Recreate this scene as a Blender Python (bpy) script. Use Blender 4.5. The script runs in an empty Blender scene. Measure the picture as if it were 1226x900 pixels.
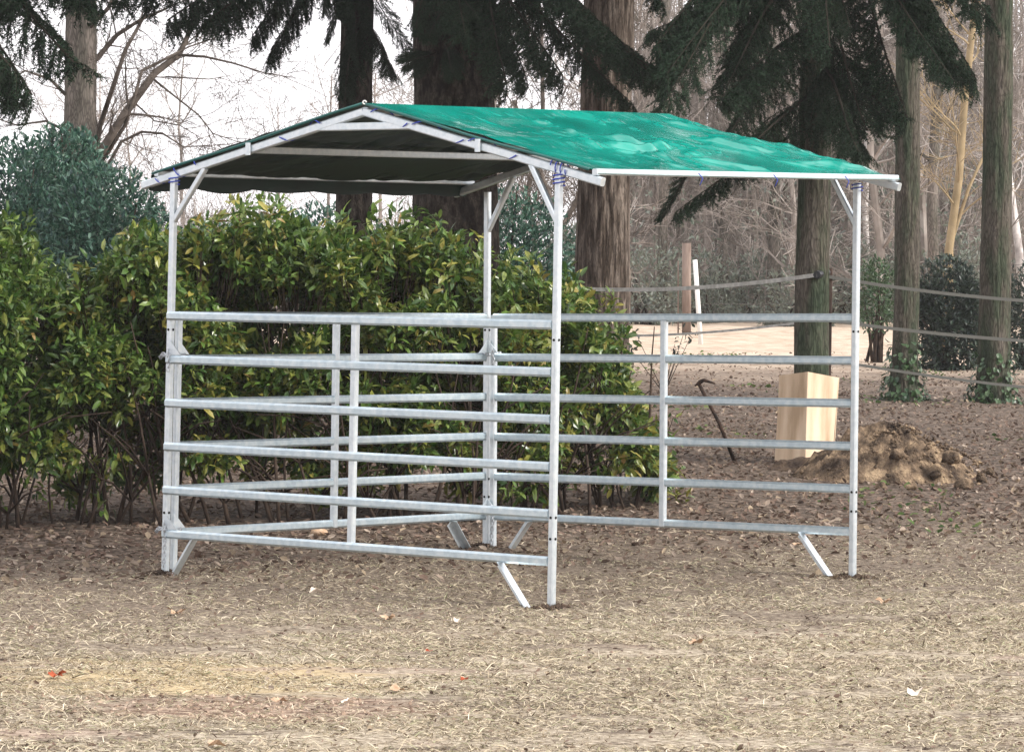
import bpy, math, random
import numpy as np
from mathutils import Vector, Matrix, noise as mn
R = math.radians
rng = np.random.default_rng(7)
random.seed(7)
sc = bpy.context.scene
COL = sc.collection

# ------------------------------------------------------------------ camera
F, PITCH, ROLL, CH = 4609.0, R(-1.886), R(0.634), 2.015
cam_d = bpy.data.cameras.new('camera'); cam = bpy.data.objects.new('camera', cam_d); COL.objects.link(cam)
cam_d.sensor_width = 36; cam_d.sensor_fit = 'HORIZONTAL'; cam_d.lens = F / 1226 * 36
cam_d.clip_start = 0.1; cam_d.clip_end = 3000
_fw = Vector((0, math.cos(PITCH), math.sin(PITCH))); _u0 = Vector((0, -math.sin(PITCH), math.cos(PITCH))); _r0 = Vector((1, 0, 0))
_rt = _r0 * math.cos(ROLL) + _u0 * math.sin(ROLL); _up = _u0 * math.cos(ROLL) - _r0 * math.sin(ROLL)
cam.matrix_world = Matrix(((_rt.x, _up.x, -_fw.x, 0), (_rt.y, _up.y, -_fw.y, 0), (_rt.z, _up.z, -_fw.z, CH), (0, 0, 0, 1)))
sc.camera = cam

# ------------------------------------------------------------------ overcast sky, weak broad sun
SUN_EL, SUN_AZ = R(33), R(70)          # azimuth measured from the camera's back towards its right
sdir = Vector((math.sin(SUN_AZ) * math.cos(SUN_EL), -math.cos(SUN_AZ) * math.cos(SUN_EL), math.sin(SUN_EL)))
w = bpy.data.worlds.new('World'); sc.world = w; w.use_nodes = True
nt = w.node_tree; bg = nt.nodes['Background']
sky = nt.nodes.new('ShaderNodeTexSky'); sky.sky_type = 'NISHITA'; sky.sun_disc = False
sky.sun_elevation = SUN_EL; sky.sun_rotation = math.atan2(sdir.x, sdir.y)
sky.air_density = 1.0; sky.dust_density = 4.0
mixw = nt.nodes.new('ShaderNodeMixRGB'); mixw.inputs[0].default_value = 0.93     # thick cloud layer over the blue
mixw.inputs[2].default_value = (11.0, 10.7, 11.0, 1)
nt.links.new(sky.outputs[0], mixw.inputs[1]); nt.links.new(mixw.outputs[0], bg.inputs[0]); bg.inputs[1].default_value = 0.12
sl = bpy.data.lights.new('sun', 'SUN'); sl.energy = 3.2; sl.angle = R(14); sl.color = (1, .95, .88)
so = bpy.data.objects.new('sun', sl); COL.objects.link(so); so.rotation_euler = (-sdir).to_track_quat('-Z', 'Y').to_euler()
so.location = (20, -20, 30)
sc.view_settings.view_transform = 'Standard'; sc.view_settings.look = 'None'
sc.view_settings.exposure = 0.46; sc.view_settings.gamma = 1; sc.view_settings.use_curve_mapping = False

# ------------------------------------------------------------------ helpers
def px(x, y, d):
    """world point at distance d seen at photo pixel x, y (used once to read off real positions)"""
    dx, dy = x - 613, y - 450; c, s = math.cos(ROLL), math.sin(ROLL)
    u = (c * dx + s * dy) / F; v = (-s * dx + c * dy) / F
    D = _r0 * u + _fw - _u0 * v
    return Vector((0, 0, CH)) + D * (d / D.y)
_pd = [0, 25, 35, 50, 75, 110, 3000]; _pz = [0, 0, .15, .30, .50, .55, .6]
def th(x, y):
    z = float(np.interp(y, _pd, _pz))
    a = .014 if y < 40 else .04
    return z + a * mn.noise(Vector((x * .9, y * .9, 3))) + .35 * a * mn.noise(Vector((x * 4, y * 4, 7))) + (.30 * a * mn.noise(Vector((x * 8, y * 8, 1))) if y < 34 else 0)
def ground(x, y):
    lo, hi = 8.0, 150.0
    for _ in range(40):
        m = (lo + hi) / 2; p = px(x, y, m)
        if p.z > float(np.interp(m, _pd, _pz)): lo = m
        else: hi = m
    p = px(x, y, lo); p.z = th(p.x, p.y); return p

def tag(o, label=None, cat=None, group=None, kind=None):
    if label: o['label'] = label
    if cat: o['category'] = cat
    if group: o['group'] = group
    if kind: o['kind'] = kind
    return o
def empty(name, loc, label, cat, group=None):
    o = bpy.data.objects.new(name, None); COL.objects.link(o); o.location = loc; o.empty_display_size = .2
    return tag(o, label, cat, group)
def link(name, me, parent=None):
    o = bpy.data.objects.new(name, me); COL.objects.link(o)
    if parent is not None:
        o.parent = parent
        if parent.type == 'EMPTY' and not parent.parent: o.matrix_parent_inverse = Matrix.Translation(parent.location).inverted()
    return o

class MB:
    """collects geometry for one mesh"""
    def __init__(s): s.V = []; s.T = []; s.Q = []; s.tm = []; s.qm = []; s.n = 0
    def add(s, V, T=None, Q=None, m=0):
        V = np.asarray(V, float).reshape(-1, 3)
        if T is not None and len(T): T = np.asarray(T, np.int64).reshape(-1, 3); s.T.append(T + s.n); s.tm.append(np.full(len(T), m))
        if Q is not None and len(Q): Q = np.asarray(Q, np.int64).reshape(-1, 4); s.Q.append(Q + s.n); s.qm.append(np.full(len(Q), m))
        s.V.append(V); s.n += len(V)
    def mesh(s, name, mats, smooth=False):
        me = bpy.data.meshes.new(name); V = np.concatenate(s.V)
        T = np.concatenate(s.T) if s.T else np.zeros((0, 3), np.int64); Q = np.concatenate(s.Q) if s.Q else np.zeros((0, 4), np.int64)
        me.vertices.add(len(V)); me.vertices.foreach_set('co', V.astype(np.float32).ravel())
        nl = T.size + Q.size; me.loops.add(nl); me.loops.foreach_set('vertex_index', np.concatenate([T.ravel(), Q.ravel()]).astype(np.int32))
        me.polygons.add(len(T) + len(Q))
        st = np.concatenate([np.arange(len(T)) * 3, T.size + np.arange(len(Q)) * 4]).astype(np.int32)
        me.polygons.foreach_set('loop_start', st)
        mi = np.concatenate((s.tm or [np.zeros(0)]) + (s.qm or [np.zeros(0)])).astype(np.int32)
        for m in (mats if isinstance(mats, (list, tuple)) else [mats]): me.materials.append(m)
        me.polygons.foreach_set('material_index', mi)
        me.polygons.foreach_set('use_smooth', np.full(len(mi), smooth))
        me.update(calc_edges=True); me.validate()
        return me
    def obj(s, name, mats, parent=None, smooth=False): return link(name, s.mesh(name, mats, smooth), parent)

def frame(d, upv=None):
    d = Vector(d).normalized(); upv = Vector(upv or (0, 0, 1))
    if abs(d.dot(upv)) > .98: upv = Vector((0, 1, 0)) if upv.z else Vector((0, 0, 1))
    s = d.cross(upv).normalized(); return d, s, s.cross(d).normalized()
def beam(mb, a, b, w, h, upv=None, bev=.006, m=0):
    """bevelled rectangular tube from a to b, w sideways, h along upv"""
    a = Vector(a); b = Vector(b); d, s, u = frame(b - a, upv); w /= 2; h /= 2
    pr = [(-w + bev, -h), (w - bev, -h), (w, -h + bev), (w, h - bev), (w - bev, h), (-w + bev, h), (-w, h - bev), (-w, -h + bev)]
    V = [tuple(p + s * x + u * y) for p in (a, b) for x, y in pr]
    Q = [(i, (i + 1) % 8, 8 + (i + 1) % 8, 8 + i) for i in range(8)]
    Q += [(0, 5, 4, 1), (1, 4, 3, 2), (5, 0, 7, 6), (8, 9, 12, 13), (9, 10, 11, 12), (13, 14, 15, 8)]
    mb.add(V, Q=Q, m=m)
def tube(mb, pts, rad, n=8, m=0, cap=True):
    pts = [Vector(p) for p in pts]; k = len(pts)
    if not hasattr(rad, '__len__'): rad = [rad] * k
    V = []; s0 = None
    for i, p in enumerate(pts):
        d = (pts[min(i + 1, k - 1)] - pts[max(i - 1, 0)]).normalized()
        if s0 is None: _, s0, _ = frame(d)
        s0 = (s0 - d * s0.dot(d)).normalized(); u = d.cross(s0)
        for j in range(n):
            t = 2 * math.pi * j / n; V.append(tuple(p + (s0 * math.cos(t) + u * math.sin(t)) * rad[i]))
    Q = [(i * n + j, i * n + (j + 1) % n, (i + 1) * n + (j + 1) % n, (i + 1) * n + j) for i in range(k - 1) for j in range(n)]
    T = []
    if cap:
        V.append(tuple(pts[0])); V.append(tuple(pts[-1])); c0 = k * n; c1 = c0 + 1
        T = [(c0, (j + 1) % n, j) for j in range(n)] + [(c1, (k - 1) * n + j, (k - 1) * n + (j + 1) % n) for j in range(n)]
    mb.add(V, T=T, Q=Q, m=m)
def segs(mb, P0, P1, r0, r1, m=0):
    """many thin three-sided twigs at once"""
    P0 = np.asarray(P0, float); P1 = np.asarray(P1, float); r0 = np.asarray(r0, float)[:, None]; r1 = np.asarray(r1, float)[:, None]
    D = P1 - P0; D /= np.linalg.norm(D, axis=1, keepdims=True) + 1e-9
    A = np.where(np.abs(D[:, 2:3]) > .9, np.array([[1., 0, 0]]), np.array([[0, 0, 1.]]))
    S = np.cross(D, A); S /= np.linalg.norm(S, axis=1, keepdims=True); U = np.cross(S, D)
    V = []
    for P, r in ((P0, r0), (P1, r1)):
        for t in (0, 2.0944, 4.1888): V.append(P + (S * math.cos(t) + U * math.sin(t)) * r)
    V = np.stack(V, 1).reshape(-1, 3); b = np.arange(len(P0))[:, None] * 6
    Q = np.concatenate([b + np.array([[0, 1, 4, 3]]), b + np.array([[1, 2, 5, 4]]), b + np.array([[2, 0, 3, 5]])])
    mb.add(V, Q=Q, m=m)
def unit(A): return A / (np.linalg.norm(A, axis=-1, keepdims=True) + 1e-9)
def leaves(mb, P, D, L, W, fold=.12, droop=.1, m=0, Nrm=None):
    """folded pointed leaves, six triangles each"""
    n = len(P); D = unit(D); L = np.broadcast_to(L, n)[:, None]; W = np.broadcast_to(W, n)[:, None]
    if Nrm is None: Nrm = np.array([0, 0, 1.]) + rng.normal(0, .45, (n, 3))
    S = unit(np.cross(D, Nrm)); N = np.cross(S, D)
    up_ = N * L * fold; V = np.stack([P, P + D * L * .28 + S * W * .42 + up_, P + D * L * .68 + S * W * .40 + up_ * .6 - N * L * droop * .4, P + D * L - N * L * droop,
                  P + D * L * .68 - S * W * .40 + up_ * .6 - N * L * droop * .4, P + D * L * .28 - S * W * .42 + up_, P + D * L * .5], 1)
    b = np.arange(n)[:, None] * 7
    T = np.concatenate([b + np.array([[k, (k + 1) % 6, 6]]) for k in range(6)])
    mb.add(V.reshape(-1, 3), T=T, m=m)

# ------------------------------------------------------------------ materials
def mat(name, base, rough=.7, metal=0., cols=None, island=False, scale=None, stretch=(1, 1, 1), bump=0., bscale=30., vor=0., spec=.5, coat=0., trans=0., coord='pos', detail=6, lo=.35, hi=.65):
    if rough >= .7: spec = .12
    m = bpy.data.materials.new(name); m.use_nodes = True; t = m.node_tree; N = t.nodes; K = t.links
    b = N['Principled BSDF']; b.inputs['Base Color'].default_value = (*base, 1); b.inputs['Roughness'].default_value = rough
    b.inputs['Metallic'].default_value = metal; b.inputs['Specular IOR Level'].default_value = spec
    b.inputs['Coat Weight'].default_value = coat; b.inputs['Coat Roughness'].default_value = .15
    g = N.new('ShaderNodeNewGeometry'); src = g.outputs['Position']
    if coord == 'obj': tc = N.new('ShaderNodeTexCoord'); src = tc.outputs['Object']
    mp = N.new('ShaderNodeMapping'); mp.inputs['Scale'].default_value = stretch; K.new(src, mp.inputs[0])
    out = None
    if cols:
        r = N.new('ShaderNodeValToRGB'); e = r.color_ramp.elements
        while len(e) < len(cols): e.new(.5)
        for i, c in enumerate(cols):
            e[i].position = (i / (len(cols) - 1)) if island else lo + (hi - lo) * i / (len(cols) - 1); e[i].color = (*c, 1)
        if island: K.new(g.outputs['Random Per Island'], r.inputs[0])
        else:
            nz = N.new('ShaderNodeTexNoise'); nz.inputs['Scale'].default_value = scale or 5; nz.inputs['Detail'].default_value = detail
            K.new(mp.outputs[0], nz.inputs[0]); K.new(nz.outputs[0], r.inputs[0])
        out = r.outputs[0]
        if vor:      # bark plates parted by dark cracks
            ds = N.new('ShaderNodeVectorMath'); ds.operation = 'MULTIPLY_ADD'; K.new(nz.outputs['Color'], ds.inputs[0]); ds.inputs[1].default_value = (.22, .22, .22); K.new(mp.outputs[0], ds.inputs[2])
            vo = N.new('ShaderNodeTexVoronoi'); vo.feature = 'DISTANCE_TO_EDGE'; vo.inputs['Scale'].default_value = vor; K.new(ds.outputs[0], vo.inputs[0])
            vr = N.new('ShaderNodeMapRange'); vr.inputs[1].default_value = 0; vr.inputs[2].default_value = .22; vr.inputs[3].default_value = .45; vr.inputs[4].default_value = 1; K.new(vo.outputs['Distance'], vr.inputs[0])
            ml = N.new('ShaderNodeMixRGB'); ml.blend_type = 'MULTIPLY'; ml.inputs[0].default_value = 1; K.new(out, ml.inputs[1]); K.new(vr.outputs[0], ml.inputs[2]); out = ml.outputs[0]
        K.new(out, b.inputs['Base Color'])
    if bump:
        nb = N.new('ShaderNodeTexNoise'); nb.inputs['Scale'].default_value = bscale; nb.inputs['Detail'].default_value = 8
        K.new(mp.outputs[0], nb.inputs[0]); bn = N.new('ShaderNodeBump'); bn.inputs['Strength'].default_value = bump; bn.inputs['Distance'].default_value = .05 if bump >= .7 else .02
        K.new(nb.outputs[0], bn.inputs['Height']); K.new(bn.outputs[0], b.inputs['Normal'])
    if trans:
        tr = N.new('ShaderNodeBsdfTranslucent'); mx = N.new('ShaderNodeMixShader'); mx.inputs[0].default_value = trans
        if out is not None: K.new(out, tr.inputs[0])
        else: tr.inputs[0].default_value = (*base, 1)
        K.new(b.outputs[0], mx.inputs[1]); K.new(tr.outputs[0], mx.inputs[2]); K.new(mx.outputs[0], N['Material Output'].inputs[0])
    return m
M = {}
M['galv'] = mat('galvanised_steel', (.6, .64, .68), .38, .75, cols=[(.60, .67, .71), (.66, .725, .765), (.72, .775, .80)], scale=30, bump=.02, bscale=60)
M['galv_rail'] = mat('galvanised_rail', (.6, .64, .68), .38, .75, cols=[(.50, .60, .66), (.57, .67, .72), (.65, .73, .765)], scale=24, stretch=(1, 1, 1), bump=.02, bscale=50)
M['tarp'] = mat('green_tarpaulin', (.0, .23, .15), .13, 0, cols=[(.0, .175, .135), (.0, .225, .175), (.003, .28, .215)], scale=3.2, bump=.22, bscale=5, spec=.6, stretch=(1, .6, 1))
M['tarp_under_shade'] = mat('tarpaulin_underside_shade', (.002, .035, .024), .5, 0, cols=[(.001, .011, .008), (.002, .020, .014)], scale=4, spec=.3)  # green darkened to near black, roof shade put into the colour
M['tarp_dark'] = mat('tarpaulin_hem', (.01, .10, .09), .35, 0, spec=.5)
M['rope'] = mat('blue_cord', (.03, .06, .42), .6)
M['chain'] = mat('chain_link', (.5, .53, .56), .4, .8)
M['hole'] = mat('bolt_hole', (.01, .01, .01), .8)
LC = [(.025, .060, .015), (.050, .110, .022), (.125, .215, .040), (.040, .085, .022), (.180, .260, .060), (.028, .068, .016), (.24, .28, .07), (.085, .165, .034)]
M['laurel'] = mat('laurel_leaf', LC[1], .28, 0, cols=LC, island=True, spec=.5, trans=.22)
M['laurel_yellow'] = mat('laurel_leaf_yellowing', LC[1], .36, 0, cols=[(.07, .12, .02), (.14, .17, .03), (.25, .26, .05), (.10, .14, .025), (.34, .30, .07), (.09, .14, .025), (.29, .29, .06), (.24, .15, .05)], island=True, spec=.5, trans=.22)
M['blue_leaf'] = mat('blue_green_leaf', (.04, .09, .08), .5, 0, cols=[(.018, .058, .040), (.045, .125, .085), (.075, .185, .125), (.025, .060, .065), (.055, .135, .075), (.16, .28, .22)], island=True, trans=.15)
M['grey_leaf'] = mat('grey_green_leaf', (.08, .10, .07), .6, 0, cols=[(.11, .14, .11), (.16, .19, .15), (.21, .235, .185), (.13, .15, .135), (.23, .225, .18)], island=True, trans=.15)  # leaf tones lightened to stand in for part of the haze
M['dark_leaf'] = mat('dark_evergreen_leaf', (.02, .035, .02), .45, 0, cols=[(.012, .026, .020), (.020, .038, .026), (.032, .055, .030), (.014, .024, .028)], island=True, trans=.08)
M['ivy'] = mat('ivy_leaf', (.04, .09, .03), .4, 0, cols=[(.022, .055, .025), (.045, .095, .035), (.07, .12, .05)], island=True, trans=.1)
M['needle'] = mat('spruce_needle', (.02, .04, .025), .72, 0, cols=[(.007, .017, .010), (.015, .033, .019), (.032, .060, .033), (.010, .022, .014)], island=True)
M['twig'] = mat('twig_bark', (.09, .065, .05), .85, 0, cols=[(.06, .050, .042), (.13, .108, .092)], scale=6)
M['bough_wood'] = mat('spruce_twig_bark', (.03, .028, .02), .9, 0, cols=[(.018, .016, .012), (.04, .034, .026)], scale=6)
M['twig_far'] = mat('far_twig_bark', (.2, .15, .14), .9, 0, cols=[(.14, .122, .105), (.24, .21, .188), (.40, .36, .33)], scale=1.3)  # paler than nearer twigs: distance haze partly put into the colour
M['stem'] = mat('shrub_stem', (.06, .04, .03), .85, 0, cols=[(.028, .020, .016), (.07, .050, .038)], scale=12)
M['bark_dark'] = mat('dark_furrowed_bark', (.06, .05, .04), .95, 0, cols=[(.018, .014, .012), (.040, .033, .027), (.078, .065, .054)], scale=16, stretch=(1, 1, .45), bump=1., bscale=20, lo=.38, hi=.62, vor=22)
M['bark_brown'] = mat('brown_furrowed_bark', (.12, .09, .07), .95, 0, cols=[(.075, .058, .046), (.145, .115, .094), (.26, .215, .18)], scale=22, stretch=(1, 1, .16), bump=1., bscale=24, lo=.38, hi=.62, vor=26)
M['bark_moss'] = mat('mossy_bark', (.1, .1, .07), .95, 0, cols=[(.045, .062, .040), (.075, .090, .060), (.11, .10, .078), (.15, .13, .11)], scale=7, stretch=(1, 1, .2), bump=1., bscale=25, lo=.3, hi=.7, vor=34)
M['bark_grey'] = mat('grey_brown_bark', (.16, .13, .12), .95, 0, cols=[(.085, .080, .064), (.15, .135, .115), (.23, .20, .175)], scale=4, stretch=(1, 1, .22), bump=.9, bscale=14, vor=30)
M['bark_ochre'] = mat('ochre_bark', (.3, .22, .12), .9, 0, cols=[(.22, .17, .10), (.36, .28, .17)], scale=3, bump=.3)
M['bark_pale'] = mat('pale_bark', (.7, .68, .66), .9, 0, cols=[(.35, .32, .31), (.75, .72, .70)], scale=5)
M['ply'] = mat('pale_plywood', (.55, .4, .25), .75, 0, cols=[(.44, .32, .21), (.62, .47, .33), (.72, .58, .43)], scale=2.6, stretch=(2.2, 2.2, .5), bump=.08, bscale=40)
M['post_wood'] = mat('weathered_post', (.2, .16, .13), .9, 0, cols=[(.15, .11, .09), (.30, .235, .20)], scale=8, stretch=(1, 1, .15), bump=.5, bscale=30)
M['dark_wood'] = mat('dark_post_wood', (.08, .06, .05), .9, 0, cols=[(.045, .032, .027), (.12, .085, .07)], scale=8, stretch=(1, 1, .15), bump=.5)
M['white'] = mat('white_plastic', (.78, .78, .76), .5)
M['tape'] = mat('pale_fence_tape', (.5, .49, .46), .8, 0, cols=[(.46, .46, .43), (.66, .65, .62)], scale=18, trans=.2)
M['tape_dark'] = mat('grey_fence_tape', (.12, .12, .11), .8, 0, trans=.2)
M['black'] = mat('black_plastic', (.012, .013, .016), .5)
M['iron'] = mat('rusty_iron', (.05, .04, .035), .7, .4, cols=[(.03, .026, .024), (.09, .055, .04)], scale=20)
M['straw'] = mat('dry_grass', (.4, .3, .18), .9, 0, cols=[(.38, .31, .215), (.58, .50, .36), (.74, .66, .51), (.20, .155, .11), (.33, .34, .20), (.66, .57, .42), (.40, .34, .24), (.09, .07, .05), (.50, .42, .31), (.16, .12, .09), (.26, .25, .15)], island=True, trans=.15)
M['litter'] = mat('dead_leaf', (.2, .12, .08), .85, 0, cols=[(.09, .060, .046), (.16, .11, .085), (.27, .20, .155), (.055, .037, .03), (.44, .36, .29), (.13, .09, .068), (.20, .14, .11), (.11, .075, .058), (.34, .27, .19), (.075, .052, .04)], island=True, trans=.1)
M['tan_leaf'] = mat('tan_fallen_leaf', (.45, .3, .19), .8, 0, cols=[(.38, .25, .16), (.55, .40, .28)], scale=30)
M['white_leaf'] = mat('bleached_fallen_leaf', (.72, .62, .52), .8)
M['red_leaf'] = mat('rust_red_fallen_leaf', (.34, .075, .03), .8, 0, cols=[(.24, .05, .025), (.42, .11, .05)], scale=30)
M['weed'] = mat('ground_weed', (.08, .13, .04), .7, 0, cols=[(.05, .09, .03), (.10, .16, .05), (.15, .18, .07)], island=True, trans=.2)
M['clod'] = mat('earth_clod', (.3, .2, .12), .95, 0, cols=[(.05, .036, .027), (.11, .08, .056), (.21, .15, .10), (.38, .28, .18)], scale=6.5, bump=1., bscale=35)

def ground_material():
    m = bpy.data.materials.new('ground_earth_and_straw'); m.use_nodes = True; t = m.node_tree; N = t.nodes; K = t.links
    b = N['Principled BSDF']; b.inputs['Roughness'].default_value = .95; b.inputs['Specular IOR Level'].default_value = .2
    g = N.new('ShaderNodeNewGeometry'); sep = N.new('ShaderNodeSeparateXYZ'); K.new(g.outputs['Position'], sep.inputs[0])
    def nz(scale, detail=6, st=(1, 1, 1), rough=.6):
        mp = N.new('ShaderNodeMapping'); mp.inputs['Scale'].default_value = st; K.new(g.outputs['Position'], mp.inputs[0])
        n = N.new('ShaderNodeTexNoise'); n.inputs['Scale'].default_value = scale; n.inputs['Detail'].default_value = detail; n.inputs['Roughness'].default_value = rough
        K.new(mp.outputs[0], n.inputs[0]); return n.outputs[0]
    def ramp(src, stops):
        r = N.new('ShaderNodeValToRGB'); e = r.color_ramp.elements
        while len(e) < len(stops): e.new(.5)
        for i, (p, c) in enumerate(stops): e[i].position = p; e[i].color = (*c, 1)
        K.new(src, r.inputs[0]); return r.outputs[0]
    def mr(src, a, b_, c=0, d=1):
        r = N.new('ShaderNodeMapRange'); r.inputs[1].default_value = a; r.inputs[2].default_value = b_; r.inputs[3].default_value = c; r.inputs[4].default_value = d
        K.new(src, r.inputs[0]); return r.outputs[0]
    def math_(op, a, b_):
        r = N.new('ShaderNodeMath'); r.operation = op
        for i, v in enumerate((a, b_)):
            if isinstance(v, (int, float)): r.inputs[i].default_value = v
            else: K.new(v, r.inputs[i])
        return r.outputs[0]
    def mix(f, a, b_):
        r = N.new('ShaderNodeMixRGB'); K.new(f, r.inputs[0]); K.new(a, r.inputs[1]); K.new(b_, r.inputs[2]); return r.outputs[0]
    X, Y = sep.outputs[0], sep.outputs[1]
    fine = nz(30, 9, (.75, 1.3, 1), .68); mid = nz(5, 8); big = nz(.55, 5)
    straw = ramp(fine, [(.34, (.075, .058, .040)), (.43, (.26, .21, .15)), (.53, (.47, .40, .30)), (.63, (.68, .60, .48))])
    soil = ramp(fine, [(.36, (.05, .037, .027)), (.5, (.18, .14, .105)), (.64, (.42, .345, .265))])
    litter = ramp(nz(16, 8), [(.36, (.035, .025, .019)), (.5, (.11, .082, .062)), (.64, (.29, .22, .17))])
    pale = ramp(nz(3, 8, (1, .5, 1)), [(.3, (.38, .29, .21)), (.5, (.54, .43, .33)), (.7, (.66, .56, .45))])
    worn = mr(math_('ADD', math_('MULTIPLY', mid, .55), math_('MULTIPLY', big, .45)), .47, .60)
    near = mix(worn, straw, soil)
    pink = ramp(nz(30, 8, (.5, 1, 1)), [(.36, (.17, .12, .09)), (.5, (.36, .27, .21)), (.62, (.58, .47, .37))])
    near = mix(mr(nz(1.15, 7, (.55, 1.5, 1), .65), .56, .64), near, pink)
    dark = ramp(fine, [(.35, (.045, .034, .026)), (.6, (.16, .12, .09))])
    near = mix(mr(nz(3.2, 7, (.4, 1.6, 1), .7), .56, .66), near, dark)
    # litter zone: begins behind the pen, earlier on the left under the hedge
    edge = math_('ADD', Y, math_('MULTIPLY', math_('SUBTRACT', big, .5), 5.0))
    edge = math_('SUBTRACT', edge, math_('MULTIPLY', X, .55))
    c0 = mix(mr(math_('ADD', edge, math_('MULTIPLY', math_('SUBTRACT', mid, .5), 5.0)), 19.2, 21.8), near, soil)
    c1 = mix(mr(edge, 24.0, 27.0), c0, litter)
    # scraped reddish strip and bleached straw beside it, low on the left
    def patch(cx, cy, rx, ry):
        ax = math_('DIVIDE', math_('SUBTRACT', X, cx), rx); ay = math_('DIVIDE', math_('SUBTRACT', Y, cy), ry)
        q = math_('ADD', math_('MULTIPLY', ax, ax), math_('MULTIPLY', ay, ay)); q = math_('ADD', q, math_('MULTIPLY', math_('SUBTRACT', nz(2.4, 8, (.6, 1.4, 1), .7), .5), 7.0))
        return mr(q, 1.5, .5)
    red = ramp(nz(30, 8, (.35, 1, 1)), [(.36, (.11, .07, .05)), (.5, (.29, .205, .15)), (.62, (.50, .39, .30))])
    blond = ramp(fine, [(.35, (.30, .22, .12)), (.5, (.52, .41, .24)), (.65, (.68, .56, .37))])
    c1 = mix(patch(-1.45, 17.9, .85, .8), c1, blond); c1 = mix(patch(-1.15, 16.75, .80, .42), c1, red)
    # open straw field further off
    e2 = math_('ADD', Y, math_('MULTIPLY', math_('SUBTRACT', big, .5), 14.0))
    c2 = mix(mr(e2, 50, 60), c1, pale)
    c3 = mix(mr(Y, 84, 92), c2, litter)
    K.new(c3, b.inputs['Base Color'])
    bn = N.new('ShaderNodeBump'); bn.inputs['Strength'].default_value = .9; bn.inputs['Distance'].default_value = .03
    K.new(math_('ADD', fine, mid), bn.inputs['Height']); K.new(bn.outputs[0], b.inputs['Normal'])
    return m
M['ground'] = ground_material()

# ------------------------------------------------------------------ ground: one sheet to the horizon
def axis(dense, a, b, far):
    v = list(np.arange(a, b, dense)); s = dense; x = v[-1]
    while x < far: s *= 1.22; x += s; v.append(x)
    s = dense; x = a; pre = []
    return v
xs = axis(.055, 0, 5.5, 300); xs = np.array([-x for x in xs[:0:-1]] + list(xs))
ys = np.array([-200, -80, -20, 0, 6, 10, 12] + axis(.06, 13.5, 34, 450))
P = np.zeros((len(ys), len(xs), 3)); P[..., 0] = xs[None]; P[..., 1] = ys[:, None]
for j, y in enumerate(ys):
    for i, x in enumerate(xs):
        P[j, i, 2] = th(x, y)
ny, nx = len(ys), len(xs); idx = np.arange(ny * nx).reshape(ny, nx)
gm = MB(); gm.add(P.reshape(-1, 3), Q=np.stack([idx[:-1, :-1], idx[:-1, 1:], idx[1:, 1:], idx[1:, :-1]], -1).reshape(-1, 4))
tag(gm.obj('ground', M['ground'], smooth=True), 'trampled dry grass and bare earth running back to the wood', kind='structure')

def thv(x, y): return np.array([th(a, b) for a, b in zip(x, y)])
def half(y): return y * 650 / F + .8          # half width of the strip in view, plus a margin for a step aside
# dry grass in the foreground
n = 500000; y = 14.6 + (29.5 - 14.6) * rng.random(n) ** .85; x = (rng.random(n) * 2 - 1) * (half(y) + .4)
pn = np.array([mn.noise(Vector((a * 1.0, b * 2.0, 11))) + .6 * mn.noise(Vector((a * 5, b * 5, 1))) for a, b in zip(x, y)])
keep = (pn > -.24 + rng.normal(0, .18, n)) & (rng.random(n) < np.interp(y - .5 * x, [19.5, 21.5, 24, 27.5], [1, .45, .28, .0])) & ~((((x + 1.15) / .8) ** 2 + ((y - 16.75) / .42) ** 2 < .8) & (rng.random(n) < .55)); x = x[keep]; y = y[keep]; n = len(x)
B = np.stack([x, y, thv(x, y) - .004], 1); az = rng.random(n) * 6.283; el = np.abs(rng.normal(.04, .2, n))
L = rng.uniform(.018, .075, n) * np.where(rng.random(n) < .12, 1.7, 1); Wd = rng.uniform(.0010, .0028, n)
D = np.stack([np.cos(az) * np.cos(el), np.sin(az) * np.cos(el), np.sin(el)], 1)
S = unit(np.cross(D, np.array([0, 0, 1.]) + rng.normal(0, .5, (n, 3)))) * Wd[:, None]
mid_ = B + D * L[:, None] * .5 + np.array([0, 0, 1.]) * (L * .02)[:, None] + .004 * np.array([0, 0, 1.])
tip = B + D * L[:, None] + S * 2
V = np.stack([B - S, B + S, mid_ + S, mid_ - S, tip], 1).reshape(-1, 3); b = np.arange(n)[:, None] * 5
g = MB(); g.add(V, T=b + np.array([[3, 2, 4]]), Q=b + np.array([[0, 1, 2, 3]]))
tag(g.obj('dry_grass', M['straw']), 'short trampled straw-coloured grass covering the foreground', 'grass', kind='stuff')

def scatter_leaves(name, n, y0, y1, size, material, label, cond=None, p=1.0, lift=.01, cat='leaf litter', tilt=.5):
    y = y0 + (y1 - y0) * rng.random(n) ** p; x = (rng.random(n) * 2 - 1) * (half(y) + .4)
    if cond is not None: k = cond(x, y); x = x[k]; y = y[k]
    n = len(x); P = np.stack([x, y, thv(x, y) + lift * rng.random(n)], 1); az = rng.random(n) * 6.283
    D = np.stack([np.cos(az), np.sin(az), rng.normal(.1, .35, n)], 1); L = rng.uniform(*size, n)
    mb = MB(); leaves(mb, P, D, L, L * rng.uniform(.35, .8, n), fold=.12, droop=-.1, Nrm=np.array([0, 0, 1.]) + rng.normal(0, tilt, (n, 3)))
    return tag(mb.obj(name, material), label, cat, kind='stuff')
scatter_leaves('leaf_litter', 60000, 22.5, 62, (.02, .07), M['litter'], 'brown dead leaves lying thickly under the hedge and trees', cond=lambda x, y: (y - .5 * x + rng.normal(0, 1.2, len(x)) > 25.2) & (rng.random(len(x)) < np.interp(y, [25, 45, 55, 62], [1, 1, .35, .1])), p=1.3)
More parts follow.
